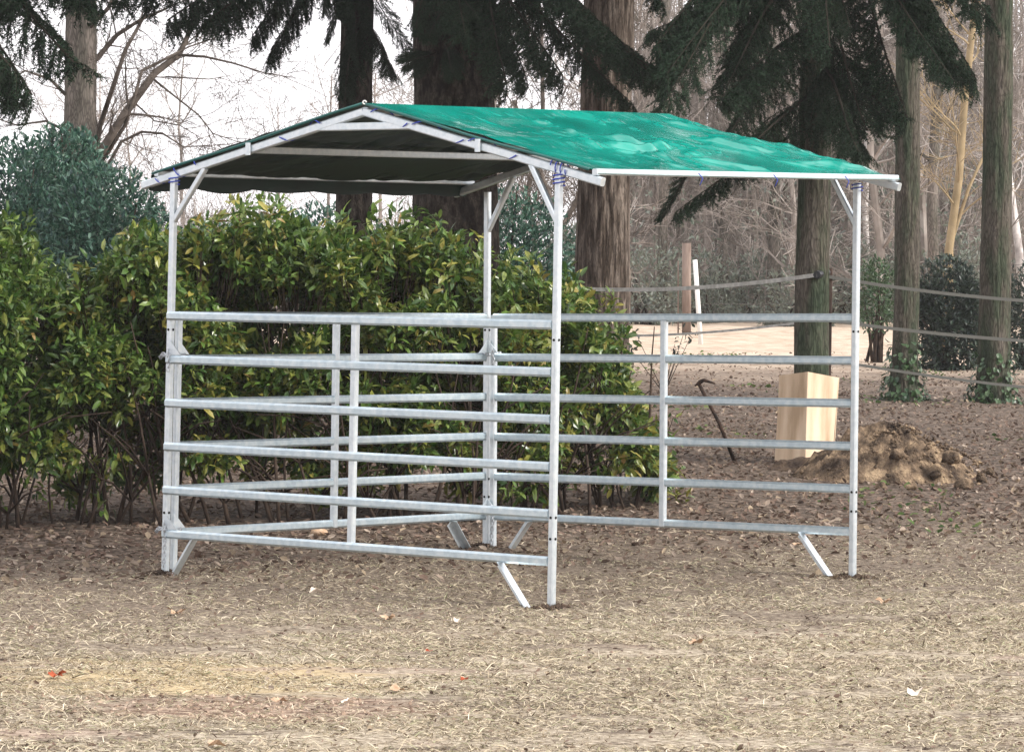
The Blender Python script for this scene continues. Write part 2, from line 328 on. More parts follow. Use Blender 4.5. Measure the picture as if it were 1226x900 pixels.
scatter_leaves('scattered_leaf_crumbs', 6500, 14.6, 27, (.010, .036), M['litter'], 'small brown leaf crumbs strewn over the dry foreground grass')
scatter_leaves('weed_patches', 9000, 27, 62, (.04, .09), M['weed'], 'low green weeds in patches among the dead leaves behind the pen',
    cond=lambda x, y: np.array([mn.noise(Vector((a * .8, b * .25, 5))) > .22 for a, b in zip(x, y)]) & (x > 1.0), cat='weeds', tilt=.9)

n = 5200; y = 14.6 + 11.5 * rng.random(n) ** .9; x = (rng.random(n) * 2 - 1) * (half(y) + .3)
cl = np.array([mn.noise(Vector((a * 1.4, b * 3.2, 21))) for a, b in zip(x, y)]); kk = cl > rng.normal(.10, .09, n); x, y = x[kk], y[kk]; n = len(x); r_ = rng.uniform(.004, .015, n)
O = np.array([[1, 0, 0], [-1, 0, 0], [0, 1, 0], [0, -1, 0], [0, 0, .6], [0, 0, -.6]])
V = np.stack([x, y, thv(x, y)], 1)[:, None, :] + O[None] * r_[:, None, None] * rng.uniform(.6, 1.4, (n, 6, 1)); mb = MB(); b = np.arange(n)[:, None] * 6
T = np.concatenate([b + np.array([t_]) for t_ in ((0, 2, 4), (2, 1, 4), (1, 3, 4), (3, 0, 4), (2, 0, 5), (1, 2, 5), (3, 1, 5), (0, 3, 5))]); M['crumb'] = mat('earth_crumb', (.1, .07, .05), .95, 0, cols=[(.05, .036, .028), (.12, .088, .066), (.24, .175, .13)], island=True)
mb.add(V.reshape(-1, 3), T=T); tag(mb.obj('earth_crumbs', M['crumb']), 'small crumbs of brown earth lying in bands on the trampled grass', 'earth crumbs', kind='stuff')
y = rng.uniform(16.3, 17.2, 500); x = rng.normal(-1.15, .45, 500); r_ = rng.uniform(.004, .018, 500)
V = np.stack([x, y, thv(x, y)], 1)[:, None, :] + O[None] * r_[:, None, None] * rng.uniform(.6, 1.4, (500, 6, 1)); mb = MB(); b = np.arange(500)[:, None] * 6
T = np.concatenate([b + np.array([t_]) for t_ in ((0, 2, 4), (2, 1, 4), (1, 3, 4), (3, 0, 4), (2, 0, 5), (1, 2, 5), (3, 1, 5), (0, 3, 5))]); M['red_crumb'] = mat('reddish_earth_crumb', (.25, .15, .1), .95, 0, cols=[(.12, .08, .058), (.28, .20, .145), (.46, .36, .28)], island=True)
mb.add(V.reshape(-1, 3), T=T); tag(mb.obj('scraped_earth', M['red_crumb']), 'loose reddish earth on the scraped strip at the lower left', 'loose earth', kind='stuff')

# ------------------------------------------------------------------ the pen and its roof
SH = empty('horse_shelter', (0, 23.6, 0), 'galvanised steel rail pen open on its right side under a pitched green tarpaulin roof', 'shelter')
CN = dict(A=((-2.113, 23.547, 0), (.036, -.004)), B=((.236, 21.655, .007), (.016, -.004)), C=((-.161, 25.864, -.03), (-.016, .005)), D=((2.138, 23.969, .026), (-.004, .005)))
ZB, ZT, ZP = .253, 1.585, 2.425
def cp(c, z):
    (x, y, z0), (lx, ly) = CN[c]; return Vector((x + lx * z / 2.4, y + ly * z / 2.4, z0 + z))
uD = (cp('B', 0) - cp('A', 0)); uD.z = 0; uD.normalize(); vD = (cp('C', 0) - cp('A', 0)); vD.z = 0; vD.normalize()
def part(name, fn, m='galv', parent=None, smooth=False):
    mb = MB(); fn(mb); return mb.obj(name, M[m], parent or SH, smooth)
def hole(mb, p, d, r=.008): d = Vector(d).normalized(); tube(mb, [p, p + d * .003], r, 8)
for c in 'ABCD':
    po = part('corner_post', lambda mb: beam(mb, cp(c, -.05), cp(c, ZP), .040, .040, upv=uD))
    for z in (.38, .5, 1.5):
        for q, d_ in ((cp(c, z) - vD * .020, -vD), (cp(c, z) + uD * .020, uD)):
            hb = MB(); hole(hb, q, d_); hb.obj('bolt_hole', M['hole'], po)
for a, b, oa, ob in (('A', 'B', .0, .0), ('A', 'C', .07, .0), ('C', 'D', .06, .0)):
    dr = (cp(b, 0) - cp(a, 0)); dr.z = 0; dr.normalize()
    out = uD if (a, b) == ('A', 'C') else -vD
    for i in range(6):
        z = ZB + (ZT - ZB) * i / 5
        e0 = cp(a, z) + dr * (oa + .0); e1 = cp(b, z) + dr * (-.02)
        # the near panel's rails lap over its post's inner face, the top one closes over it
        if (a, b) == ('A', 'B'): e0 = cp(a, z) + dr * .005 - vD * .03; e1 = e1 - vD * .01
        part('rail', lambda mb: beam(mb, e0, e1, .032, .054, bev=.012), 'galv_rail')
    md0 = (cp(a, ZB) + cp(b, ZB)) / 2; md1 = (cp(a, ZT) + cp(b, ZT)) / 2
    sh = out * .0
    part('panel_upright', lambda mb: beam(mb, md0 - Vector((0, 0, .02)) + sh, md1 + Vector((0, 0, -.02)), .044, .038, upv=out))
part('panel_upright', lambda mb: beam(mb, cp('A', -.04) + vD * .07, cp('A', 1.60) + vD * .07, .038, .038, upv=uD))
part('panel_upright', lambda mb: beam(mb, cp('C', -.04) + uD * .06, cp('C', 1.60) + uD * .06, .038, .038, upv=uD))
# angle-iron struts from the bottom rail down to the ground
def strut(c, dr, t0, t1, face):
    def f(mb):
        a = cp(c, ZB - .02) + dr * t0; b_ = cp(c, -.03) + dr * t1
        d = (b_ - a).normalized(); s = d.cross(face).normalized()
        for off, dirv in ((s * 0, face), (s * .0, s)):
            n_ = d.cross(dirv).normalized()
            V = [a, a + dirv * .05, b_ + dirv * .05, b_]
            V = V + [v + n_ * .004 for v in V]
            mb.add([tuple(v) for v in V], Q=[(0, 1, 2, 3), (7, 6, 5, 4), (0, 4, 5, 1), (1, 5, 6, 2), (2, 6, 7, 3), (3, 7, 4, 0)])
    part('ground_strut', f)
strut('A', uD, .27, .08, -vD); strut('B', -uD, .36, .14, -vD); strut('C', -vD, .36, .15, uD); strut('C', uD, .40, .19, -vD); strut('D', -uD, .38, .15, -vD)
# corner gusset plates
def plate(c, dr, z, s=.06, nrm=None):
    nrm = nrm or -vD
    def f(mb):
        p = cp(c, z) + dr * .026 + nrm * .034
        V = [p + Vector((0, 0, .03)), p + dr * (s + .04) + Vector((0, 0, .03)), p + dr * s * .35 + Vector((0, 0, .05 + s)), p + Vector((0, 0, .06 + s))]
        V += [v + nrm * .005 for v in V]
        mb.add([tuple(v) for v in V], Q=[(3, 2, 1, 0), (4, 5, 6, 7), (0, 1, 5, 4), (1, 2, 6, 5), (2, 3, 7, 6), (3, 0, 4, 7)])
    part('gusset_plate', f)
for z in (ZB, ZT - (ZT - ZB) / 5):
    plate('A', uD, z); plate('C', uD, z); plate('C', -vD, z, nrm=uD); plate('A', vD, z, nrm=uD)
# chains that tie the panels together
def chain(pts, n, name='chain'):
    pts = [Vector(p) for p in pts]; L = [0]
    for a, b_ in zip(pts, pts[1:]): L.append(L[-1] + (b_ - a).length)
    mb = MB()
    for k in range(n):
        t = L[-1] * (k + .5) / n; i = max(j for j in range(len(L) - 1) if L[j] <= t); q = (t - L[i]) / (L[i + 1] - L[i])
        c = pts[i].lerp(pts[i + 1], q); d, s, u_ = frame(pts[i + 1] - pts[i]); s = s if k % 2 else u_; ln = L[-1] / n * .75
        ring = [c + d * math.cos(a) * ln + s * math.sin(a) * ln * .6 for a in np.linspace(0, 6.283, 9)]
        tube(mb, ring, .0032, 5, cap=False)
    mb.obj(name, M['chain'], SH, True)
for c, q in (('A', -1), ('C', 1)):
    for z in (ZB + .02, ZT - (ZT - ZB) / 5 - .0):
        p = cp(c, z); o = .045
        loop = [p + (uD * math.cos(t) + vD * math.sin(t)) * (.075) + vD * .02 + Vector((0, 0, .012 * math.sin(3 * t) + (.02 if z > 1 else 0))) for t in np.linspace(0, 6.283, 13)]
        chain(loop, 22)
        p0 = p - vD * .05 + uD * (.03 if c == 'A' else .085)
        chain([p0 + Vector((0, 0, .06)), p0 + Vector((.01, 0, -.02)), p0 + Vector((0, 0, -.22 if z < 1 else -.07))], 13 if z < 1 else 6)
# roof frame
RN = Vector((-.88, 22.599, 2.839 - .03)); RF = Vector((.964, 24.922, 2.879 - .03))
EA = Vector((-2.282, 23.734, 2.381)); EB = Vector((.495, 21.461, 2.393)); EC = Vector((-.398, 26.059, 2.383)); ED = Vector((2.378, 23.782, 2.423))
for r, e in ((RN, EA), (RN, EB), (RF, EC), (RF, ED)):
    part('rafter', lambda mb: beam(mb, r, e, .040, .050, bev=.007))
for r, ea, eb in ((RN, EA, EB), (RF, EC, ED)):
    part('collar_tie', lambda mb: beam(mb, r.lerp(ea, .205) - (vD * .0), r.lerp(eb, .205), .036, .046))
for c, e, r in (('A', EA, RN), ('B', EB, RN), ('C', EC, RF), ('D', ED, RF)):
    part('knee_brace', lambda mb: beam(mb, cp(c, ZP - .27) , r.lerp(e, .71) - Vector((0, 0, .02)), .034, .034))
rdir = (RF - RN).normalized()
part('ridge_pole', lambda mb: beam(mb, RN + Vector((0, 0, .004)), RF + Vector((0, 0, .004)), .045, .045))
for ea, ec in ((EA, EC), (EB, ED)):
    k_ = .975 if ea is EB else .93; a = RN.lerp(ea, k_) + Vector((0, 0, .046)); b_ = RF.lerp(ec, k_) + Vector((0, 0, .046))
    part('eave_pole', lambda mb: beam(mb, a - rdir * .02, b_ + rdir * .035, .036, .036))
    a = RN.lerp(ea, .5); b_ = RF.lerp(ec, .5)
    part('purlin', lambda mb: beam(mb, a, b_, .034, .045))
    part('purlin_clamp', lambda mb: beam(mb, a - rdir * .03 - Vector((0, 0, .034)), a - rdir * .03 + Vector((0, 0, .040)), .04, .016, upv=rdir))
# tarpaulin: two slopes from ridge to eave, folded over the eave poles
def nrm3(p, s): return mn.noise(Vector(p) * s)
def tarp():
    mb = MB(); NS, NT = 190, 110
    for side, (e0, e1) in enumerate(((EA, EC), (EB, ED))):
        V = []
        sd = ((e0 - RN)).normalized(); nn = rdir.cross(sd).normalized(); nn = nn if nn.z > 0 else -nn
        LS = (RF - RN).length; LT = (e0 - RN).length
        for i in range(NS + 1):
            s = i / NS
            for j in range(NT + 1):
                t = j / NT
                tt = min(t / .9, 1.0) * (.965 if side else .945); k = max(0, (t - .9) / .1)
                p0 = RN.lerp(e0, tt); p1 = RF.lerp(e1, tt); p = p0.lerp(p1, s) - rdir * .012 + rdir * (.06 * s)
                lift = .052 + .012 * (1 - abs(2 * tt - 1))
                x, y_ = s * LS, tt * LT
                # sags between the supports
                sag = math.sin(math.pi * s) * (.022 * abs(math.sin(2 * math.pi * tt / 1.0)))
                # creases: sharp folds running obliquely, strongest on the far half of the near slope
                amp = (.35 + .75 * max(0, min(1, (s - .10) / .35))) * min(1, 8 * s + .15)
                cr = 0
                for (dx, dy, f_, ph, am) in ((1, .35, 1.9, .3, .011), (.9, -.6, 2.7, 1.2, .009), (.3, 1, 2.2, .8, .006), (1, .05, 4.6, .2, .0065), (.8, .9, 5.3, 2.2, .004)):
                    q = (dx * x + dy * y_) * f_ + ph + 1.6 * mn.noise(Vector((x * 1.7, y_ * 1.7, ph * 9 + side * 5)))
                    cr += 1.3 * am * (1 - 2 * abs(math.sin(q)) ** .7)
                rg = (1 - abs(mn.noise(Vector((x * 3.6 + y_ * 1.5, y_ * .9 - x * .3, 3 + side))) * 2.4)); rg2 = 1 - abs(mn.noise(Vector((x * 7.5 - y_ * 1.8, y_ * 1.5, 8 + side))) * 2.6)
                cr += .016 * max(0, rg) ** 4 + .006 * max(0, rg2) ** 3 - .003
                # star of folds where the cover is pinched down
                ddx, ddy = x - .50 * LS, y_ - .62 * LT; rr = math.hypot(ddx, ddy); an = math.atan2(ddy, ddx)
                st = .022 * math.cos(an * 7 + 1.5 * mn.noise(Vector((x * 3, y_ * 3, 4)))) * math.exp(-(rr / .42) ** 2) * min(1, rr * 6)
                damp = min(1, (1 - k)) * min(1, tt * 7) * min(1, .12 + (1 - min(1, t / .9)) * 7)
                h = lift - sag + (cr * amp + st * (side == 1) + .006 * mn.noise(Vector((x * 7, y_ * 7, side)))) * damp
                h = max(h, .034 if tt < .04 else .026)
                q = p + nn * h
                if k > 0 and side: q = q + sd * (.028 * k) - Vector((0, 0, .010 * k))
                elif k > 0:       # fold down round the eave pole, loose scallops on the left eave
                    sc_ = .070 + .03 * abs(math.sin(s * 17 + 1)) * (1 if s < .3 else .5)
                    q = q + sd * (.03 * math.sin(k * 1.57)) - Vector((0, 0, sc_ * k))
                V.append(tuple(q))
        I = np.arange((NS + 1) * (NT + 1)).reshape(NS + 1, NT + 1)
        mb.add(V, Q=np.stack([I[:-1, :-1], I[1:, :-1], I[1:, 1:], I[:-1, 1:]], -1).reshape(-1, 4))
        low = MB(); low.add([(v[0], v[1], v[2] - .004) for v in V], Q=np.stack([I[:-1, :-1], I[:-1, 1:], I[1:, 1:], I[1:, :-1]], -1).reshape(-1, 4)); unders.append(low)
    o = mb.obj('roof_tarp', M['tarp'], SH, True)
    for u_ in unders: u_.obj('tarp_underside_shade', M['tarp_under_shade'], SH, True)  # added sheet below the cover, coloured with the shade under the roof
    return o
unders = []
tarp()
# dark hems of the tarp above the near rafters, white band folded over the eave
for e in (EA, EB):
    part('tarp_hem', lambda mb: tube(mb, [RN.lerp(e, t) + Vector((0, 0, .048 + .004 * math.sin(9 * t))) - rdir * .018 for t in np.linspace(0, .95, 14)], .009, 6), 'tarp_dark', smooth=True)
0 and part('eave_band', lambda mb: beam(mb, EB.lerp(RN, .045) + rdir * .03 + Vector((0, 0, .036)), ED.lerp(RF, .045) + rdir * .0 + Vector((0, 0, .036)), .012, .03), 'white')
# blue cords lashing the cover to the near rafters and posts
def cord(c0, t0, t1, e, turns):
    pts = []
    sd = (e - RN).normalized()
    for k in range(turns * 12 + 1):
        a = k / 12 * 6.283; t = t0 + (t1 - t0) * k / (turns * 12)
        pts.append(RN.lerp(e, t) + rdir * (-.030 * math.cos(a)) + Vector((0, 0, .038 * math.sin(a) + .012)))
    part('blue_cord', lambda mb: tube(mb, pts, .0038, 5), 'rope', smooth=True)
cord(0, .18, .36, EA, 1); cord(0, .74, .93, EA, 2); cord(0, .04, .20, EB, 1); cord(0, .22, .44, EB, 1); cord(0, .46, .66, EB, 1); cord(0, .80, .86, EB, 3)
def wrap(c, z, n_=3):
    pts = [cp(c, z + .022 * k / 12) + uD * (.034 * math.cos(k / 12 * 6.283)) + vD * (.034 * math.sin(k / 12 * 6.283)) for k in range(n_ * 12 + 1)]
    part('blue_cord', lambda mb: tube(mb, pts, .004, 5), 'rope', smooth=True)
wrap('B', ZP - .06); wrap('A', ZP - .04, 2); wrap('D', ZP - .05, 2)
def shackle(p):
    pts = [p + Vector((.010 * math.cos(t), -.02, .010 * math.sin(t) + .008)) for t in np.linspace(0, 5, 12)]
    part('hook', lambda mb: tube(mb, pts, .004, 5), 'white', smooth=True)
shackle(RN + Vector((0, -.02, .045)))
for t in (.3, .55, .8):
    p = EB.lerp(ED, t); pts = [p + Vector((0, 0, .06)), p + sdir * .0 + uD * .03 + Vector((0, 0, .03)), p + uD * .01 + Vector((0, 0, -.01))]
    part('blue_cord', lambda mb: tube(mb, [q - rdir * 0 for q in pts], .003, 5), 'rope', smooth=True)

# ------------------------------------------------------------------ laurel hedge, shrub by shrub
HP = [(-140, 262), (-60, 250), (0, 262), (45, 290), (75, 345), (125, 350), (152, 300), (175, 272), (225, 290), (270, 275), (340, 262), (400, 285), (480, 278), (545, 298), (585, 340), (650, 345), (700, 362), (728, 385), (745, 425), (768, 490), (795, 570)]
hx = [px(a, b, 28).x for a, b in HP]; hz = [px(a, b, 28).z - .05 for a, b in HP]
def hfront(x): return np.interp(x, [px(-60, 400, 27).x, px(200, 400, 27).x, px(600, 400, 27.5).x, px(780, 400, 29).x], [26.3, 26.9, 27.7, 29.0])
shrub_px = [(-95, 'leftmost laurel shrub, partly cut by the left edge, dark and dense'), (25, 'tall dark green laurel shrub at the left, rounded top beside the blue-green bush'),
    (130, 'laurel shrub just left of the pen with a bare brownish top'), (235, 'laurel shrub behind the near left corner post of the pen'), (345, 'tallest laurel shrub in the hedge, its top shoots reaching under the roof edge'),
    (455, 'laurel shrub with yellowish leaves in the middle of the hedge behind the pen'), (560, 'laurel shrub directly behind the far middle corner post of the pen'),
    (650, 'lower laurel shrub seen past the near corner post, below the forked branches'), (735, 'last laurel shrub at the right end of the hedge, ragged with yellow low twigs')]
sx = np.array([px(a, 400, 27.5).x for a, _ in shrub_px])
def hedge():
    NC = 30000
    x = rng.uniform(hx[0], hx[-1] + .05, NC); top = np.interp(x, hx, hz)
    top = top + np.array([.13 * mn.noise(Vector((a * 3.1, 0, 2))) + .10 * mn.noise(Vector((a * 9, 0, 2))) for a in x])
    z = .16 + (top - .16) * rng.random(NC) ** .75; dep = rng.random(NC) ** 1.3 * 1.7
    fr = hfront(x); yy = fr + dep
    k = np.zeros(NC, bool)
    for i in range(NC):
        f = 1.25 * mn.noise(Vector((x[i] * 1.9, yy[i] * 1.7, z[i] * 2.3))) + .6 * mn.noise(Vector((x[i] * 5, yy[i] * 5, z[i] * 5)))
        bulge = .55 * mn.noise(Vector((x[i] * 2.6, 4, z[i] * 2.4)))
        zz = z[i] / max(top[i], .5)
        low = max(0, .45 - zz) * 1.45 + max(0, x[i] - .2) * .25
        k[i] = (f > -.05 + low) and (dep[i] > .12 + bulge + max(0, zz - .72) * .9 + max(0, .35 - zz) * .5)
    x, yy, z, top = x[k], yy[k], z[k], top[k]
    # upright shoots breaking the top line
    for _ in range(95):
        x0 = rng.uniform(hx[0], hx[-1] - .25); t0 = float(np.interp(x0, hx, hz)); y0 = float(hfront(x0)) + rng.uniform(.25, 1.1); hh = rng.uniform(.1, .34); m_ = int(hh / .035); lx, ly = rng.normal(0, .25, 2); q = np.linspace(-.3, 1, m_)
        x = np.append(x, x0 + lx * hh * q); yy = np.append(yy, y0 + ly * hh * q); z = np.append(z, t0 - .10 + hh * q)
    own = np.argmin(np.abs(x[:, None] - sx[None]), 1)
    for si, (sp, lab) in enumerate(shrub_px):
        q = own == si; cx = sx[si]; cy = float(hfront(cx)) + .75; zb = th(cx, cy)
        root = empty('laurel_shrub', (cx, cy, zb), lab, 'shrub', 'laurel shrubs forming the hedge')
        X = np.stack([x[q], yy[q], z[q]], 1); nc = len(X); nl = 9
        cen = np.array([cx, cy, 1.0]); outd = unit(X - cen) * np.array([.9, 1, .5])
        rep = np.repeat(np.arange(nc), nl); Dd = unit(outd[rep] * .6 + rng.normal(0, .75, (nc * nl, 3)) + np.array([0, -.15, .22]))
        Pp = X[rep] + rng.normal(0, .03, (nc * nl, 3)) + Dd * .015
        Ls = rng.uniform(.05, .118, nc * nl); 
        yel = (rng.random(nc) < {1: .03, 0: .02, 2: .14}.get(si, .20 if si > 2 else .1)) | ((X[:, 2] < .75) & (rng.random(nc) < .22))
        ym = yel[rep]
        f = MB(); leaves(f, Pp[~ym], Dd[~ym], Ls[~ym], Ls[~ym] * .40, m=0, fold=.08, droop=.16)
        if ym.any(): leaves(f, Pp[ym], Dd[ym], Ls[ym], Ls[ym] * .42, m=1, fold=.08, droop=.2)
        tag(f.obj('foliage', [M['laurel'], M['laurel_yellow']], root), kind='stuff')
        s = MB()
        for k_ in range(9):       # several stems fanning from the ground
            bx = cx + rng.normal(0, .16); by = cy - .25 + rng.normal(0, .2); tx = bx + rng.normal(0, .3); ty = by + rng.normal(0, .25); hh = rng.uniform(.9, 1.5)
            pts = [(bx + (tx - bx) * t + .03 * math.sin(5 * t + k_), by + (ty - by) * t, zb - .05 + hh * t) for t in np.linspace(0, 1, 7)]
            tube(s, pts, list(np.linspace(rng.uniform(.009, .019), .004, 7)), 6)
            a0 = pts[rng.integers(1, 4)]; 
            for _ in range(3):
                b0 = (a0[0] + rng.normal(0, .3), a0[1] - abs(rng.normal(0, .25)), a0[2] + rng.uniform(.1, .5)); tube(s, [a0, ((a0[0] + b0[0]) / 2, (a0[1] + b0[1]) / 2, (a0[2] + b0[2]) / 2 + .04), b0], [.009, .007, .004], 5)
        sel = rng.choice(nc, min(nc, 500), replace=False); P1 = X[sel]; P0 = P1 + unit(cen - P1) * rng.uniform(.12, .3, (len(sel), 1)) + np.array([0, 0, -.08])
        segs(s, P0, P1, np.full(len(sel), .005), np.full(len(sel), .0025))
        tag(s.obj('stems', M['stem'], root, True), kind='stuff')
hedge()

# ------------------------------------------------------------------ trunks
def trunk_mesh(mb, base, top, r0, r1, ns=26, nr=70, flare=.3, furrow=.05, seed=0, wob=.04, m=0):
    base = Vector(base); top = Vector(top); V = []; H = (top - base).length
    for i in range(nr + 1):
        t = (i / nr) ** 1.25; h = t * H; r = (r0 + (r1 - r0) * t) * (1 + flare * math.exp(-h / .28))
        c = base.lerp(top, t) + Vector((mn.noise(Vector((seed, h * .35, 0))), mn.noise(Vector((0, h * .35, seed))), 0)) * wob
        for j in range(ns):
            a = 6.2832 * j / ns; ca, sa = math.cos(a), math.sin(a)
            q = 1 + furrow * (mn.noise(Vector((ca * 6 + seed, sa * 6, h * .9))) + .7 * mn.noise(Vector((ca * 14 + seed, sa * 14, h * 1.6)))) + .07 * mn.noise(Vector((ca * 1.5, sa * 1.5 + seed, h * .6)))
            V.append((c.x + ca * r * q, c.y + sa * r * q, c.z))
    I = np.arange((nr + 1) * ns).reshape(nr + 1, ns)
    mb.add(V, Q=np.stack([I[:-1], np.roll(I, -1, 1)[:-1], np.roll(I, -1, 1)[1:], I[1:]], -1).reshape(-1, 4), m=m)

# spruce boughs: a few shapes, each with stem, drooping side twigs and needles; +X is outward
def bough_mesh(seed, L=2.2, spread=.75, hang=.5, n_side=56):
    r = np.random.default_rng(seed); mb = MB(); N = 14
    path = [Vector((L * t, .06 * math.sin(4 * t + seed), -.35 * hang * L * t ** 1.6 + .10 * L * max(0, t - .75))) for t in np.linspace(0, 1, N)]
    tube(mb, path, list(np.linspace(.028, .005, N)), 5, m=0)
    tw = []
    def at(t):
        f = t * (N - 1); i = min(int(f), N - 2); return path[i].lerp(path[i + 1], f - i)
    for k in range(n_side):
        t = .10 + .9 * (k + r.random()) / n_side; p = at(t); sg = 1 if k % 2 else -1
        l = spread * (1.15 - t) ** .6 * r.uniform(.45, 1.05) * .8; an = r.uniform(.6, 1.15)
        d = Vector((math.cos(an), sg * math.sin(an), -hang * r.uniform(.1, .8))).normalized()
        q = p; M_ = 6; pts = [p]
        for s_ in range(M_):
            d = (d + Vector((0, 0, -.10 - .16 * hang)) + Vector(r.normal(0, .05, 3))).normalized(); q = q + d * l / M_; pts.append(q)
        for a, b_ in zip(pts, pts[1:]): tw.append((a, b_, .004))
        for s_ in range(1, M_ + 1):      # secondary twigs, hanging
            for _ in range(2):
                e = (d + Vector((r.normal(0, .6), r.normal(0, .6), -.5 * hang - r.random() * .6))).normalized(); ll = r.uniform(.07, .22)
                m_ = pts[s_] + e * ll * .5; e2 = (e + Vector((0, 0, -.4))).normalized(); tw.append((pts[s_], m_, .0025)); tw.append((m_, m_ + e2 * ll * .5, .002))
    for a, b_ in zip(path, path[1:]): tw.append((a, b_, .01))
    P0 = np.array([tuple(a) for a, _, _ in tw]); P1 = np.array([tuple(b_) for _, b_, _ in tw]); rr = np.array([c for _, _, c in tw])
    segs(mb, P0, P1, rr, rr * .8, m=0)
    ln = np.linalg.norm(P1 - P0, axis=1); cnt = np.maximum(2, (ln / .0055).astype(int)); ix = np.repeat(np.arange(len(tw)), cnt); n = len(ix)
    D = unit(P1 - P0)[ix]; base = P0[ix] + (P1 - P0)[ix] * r.random((n, 1)); O = unit(np.cross(D, r.normal(0, 1, (n, 3))))
    nd = unit(D * .75 + O); l = r.uniform(.024, .045, n)[:, None]; S = unit(np.cross(nd, r.normal(0, 1, (n, 3)))) * .0048
    V = np.stack([base - S, base + S, base + nd * l], 1).reshape(-1, 3)
    mb.add(V, T=np.arange(3 * n).reshape(-1, 3), m=1)
    return mb.mesh('bough', [M['bough_wood'], M['needle']])
BOUGH = [bough_mesh(s, hang=h, spread=sp) for s, h, sp in ((1, .55, .8), (2, .95, .7), (3, .3, .85), (4, 1.3, .55))]
def bough(tree, a, b, v, sc_=None, roll=0.):
    a = Vector(a); b = Vector(b); L = (b - a).length; s = L / 2.2
    d = (b - a).normalized(); base = {0: .25, 1: .42, 2: .1, 3: .55}[v]
    yaw = math.atan2(d.y, d.x); pit = math.asin(max(-1, min(1, d.z)))
    o = link('bough', BOUGH[v], tree)
    Mx = Matrix.Translation(a) @ Matrix.Rotation(yaw, 4, 'Z') @ Matrix.Rotation(-pit - base * .55, 4, 'Y') @ Matrix.Rotation(roll, 4, 'X') @ Matrix.Diagonal((s, max(s, .5) if sc_ is None else sc_, max(s, .5) if sc_ is None else sc_, 1))
    o.matrix_local = o.matrix_parent_inverse.inverted() @ Matrix.Translation(-tree.location) @ Mx if False else Matrix.Identity(4)
    o.matrix_basis = Mx
    return o

def crown(t, x, d, z0, z1, n, sc0=1.9):
    for k in range(n):
        z = z0 + (z1 - z0) * k / n; a = k * 2.4 + rng.normal(0, .3); s = sc0 * (1.1 - .75 * (z - z0) / (z1 - z0)); L = 2.2 * s
        bough(t, (x, d, z), (x + math.cos(a) * L * .9, d + math.sin(a) * L * .9, z - .3 * L), int(k % 3), s, 0)
def conifer(name, x, yb, d, rad, rtop, H, bark, label, lean=(0, 0), boughs=(), group=None, fur=.06, cat='tree', wob=.04):
    p = px(x, yb, d); gz = th(p.x, d); t = empty(name, (p.x, d, gz), label, cat, group)
    mb = MB(); trunk_mesh(mb, (p.x, d, gz - .1), (p.x + lean[0], d + lean[1], gz + H), rad, rtop, seed=x * .01, furrow=fur, ns=72, nr=150, wob=wob, flare=.08 if bark == 'bark_moss' and d < 40 else .3)
    mb.obj('trunk', M[bark], t, True)
    for bb in boughs:
        (x0, y0, d0), (x1, y1, d1), v = bb[:3]; bough(t, px(x0, y0, d0), px(x1, y1, d1), v, bb[3] if len(bb) > 3 else None, rng.normal(0, .6))
    if bark != 'bark_moss' or d < 40: crown(t, p.x, d, gz + 7.2, gz + H - .3, 36)
    return t
def fan(xc, yc, d, n, spanx, spany, v=(0, 1, 2, 3), dd=1.2):
    out = []
    for k in range(n):
        out.append(((xc + rng.normal(0, 6), yc + rng.uniform(-spany, spany), d), (xc + rng.uniform(-spanx, spanx), yc + rng.uniform(0, spany * 1.5), d - rng.uniform(.1, dd)), v[k % len(v)]))
    return out
# dark conifer out of frame at the left: its boughs reach in along the top
bl = [((-120, -150, 33), (75, 70, 32.0), 0, 1.0), ((-130, -90, 33), (70, 95, 32.3), 1, 1.1), ((-120, -60, 33), (35, 60, 31.8), 0, 1.2), ((-120, -170, 33), (120, -5, 32.4), 2, .9), ((-120, -30, 33), (40, 105, 32.6), 1, .8),
      ((-100, -190, 33), (200, -12, 32.6), 0, .8), ((-100, -150, 33.2), (60, 10, 32.4), 0, 1.1)]
conifer('spruce_tree', -130, 600, 33, .34, .06, 19, 'bark_dark', 'dark spruce standing past the left edge, heavy black-green boughs reaching into the top left corner', boughs=bl)
b2 = [((420, -110, 40), (80, -5, 38.5), 0, 1.0), ((420, -100, 40), (190, 20, 38.7), 1, 1.0), ((420, -90, 40), (260, 12, 38.4), 0, 1.1), ((420, -80, 40), (300, 10, 39), 3, .8), ((420, -60, 40), (355, 60, 39.2), 3, .7),
      ((420, -60, 40), (330, 25, 39.2), 3, .8), ((420, -90, 40), (140, 5, 38.8), 2, .8), ((425, -50, 40), (470, 45, 39), 1, .45), ((425, -30, 40), (482, 70, 39.2), 0, .35), ((420, -40, 40), (405, 60, 38.8), 3, .35), ((420, -20, 40), (438, 85, 38.9), 0, .3),
      ((420, -70, 40), (450, 25, 38.8), 3, .5), ((420, -70, 40), (385, 20, 38.8), 1, .4), ((425, 10, 40), (478, 88, 39), 0, .5), ((420, 30, 40), (415, 110, 39), 0, .5)]
conifer('spruce_tree', 421, 600, 40, .205, .05, 18, 'bark_dark', 'narrow spruce trunk behind the roof left of the ridge, fringed with hanging twigs high up', boughs=b2)
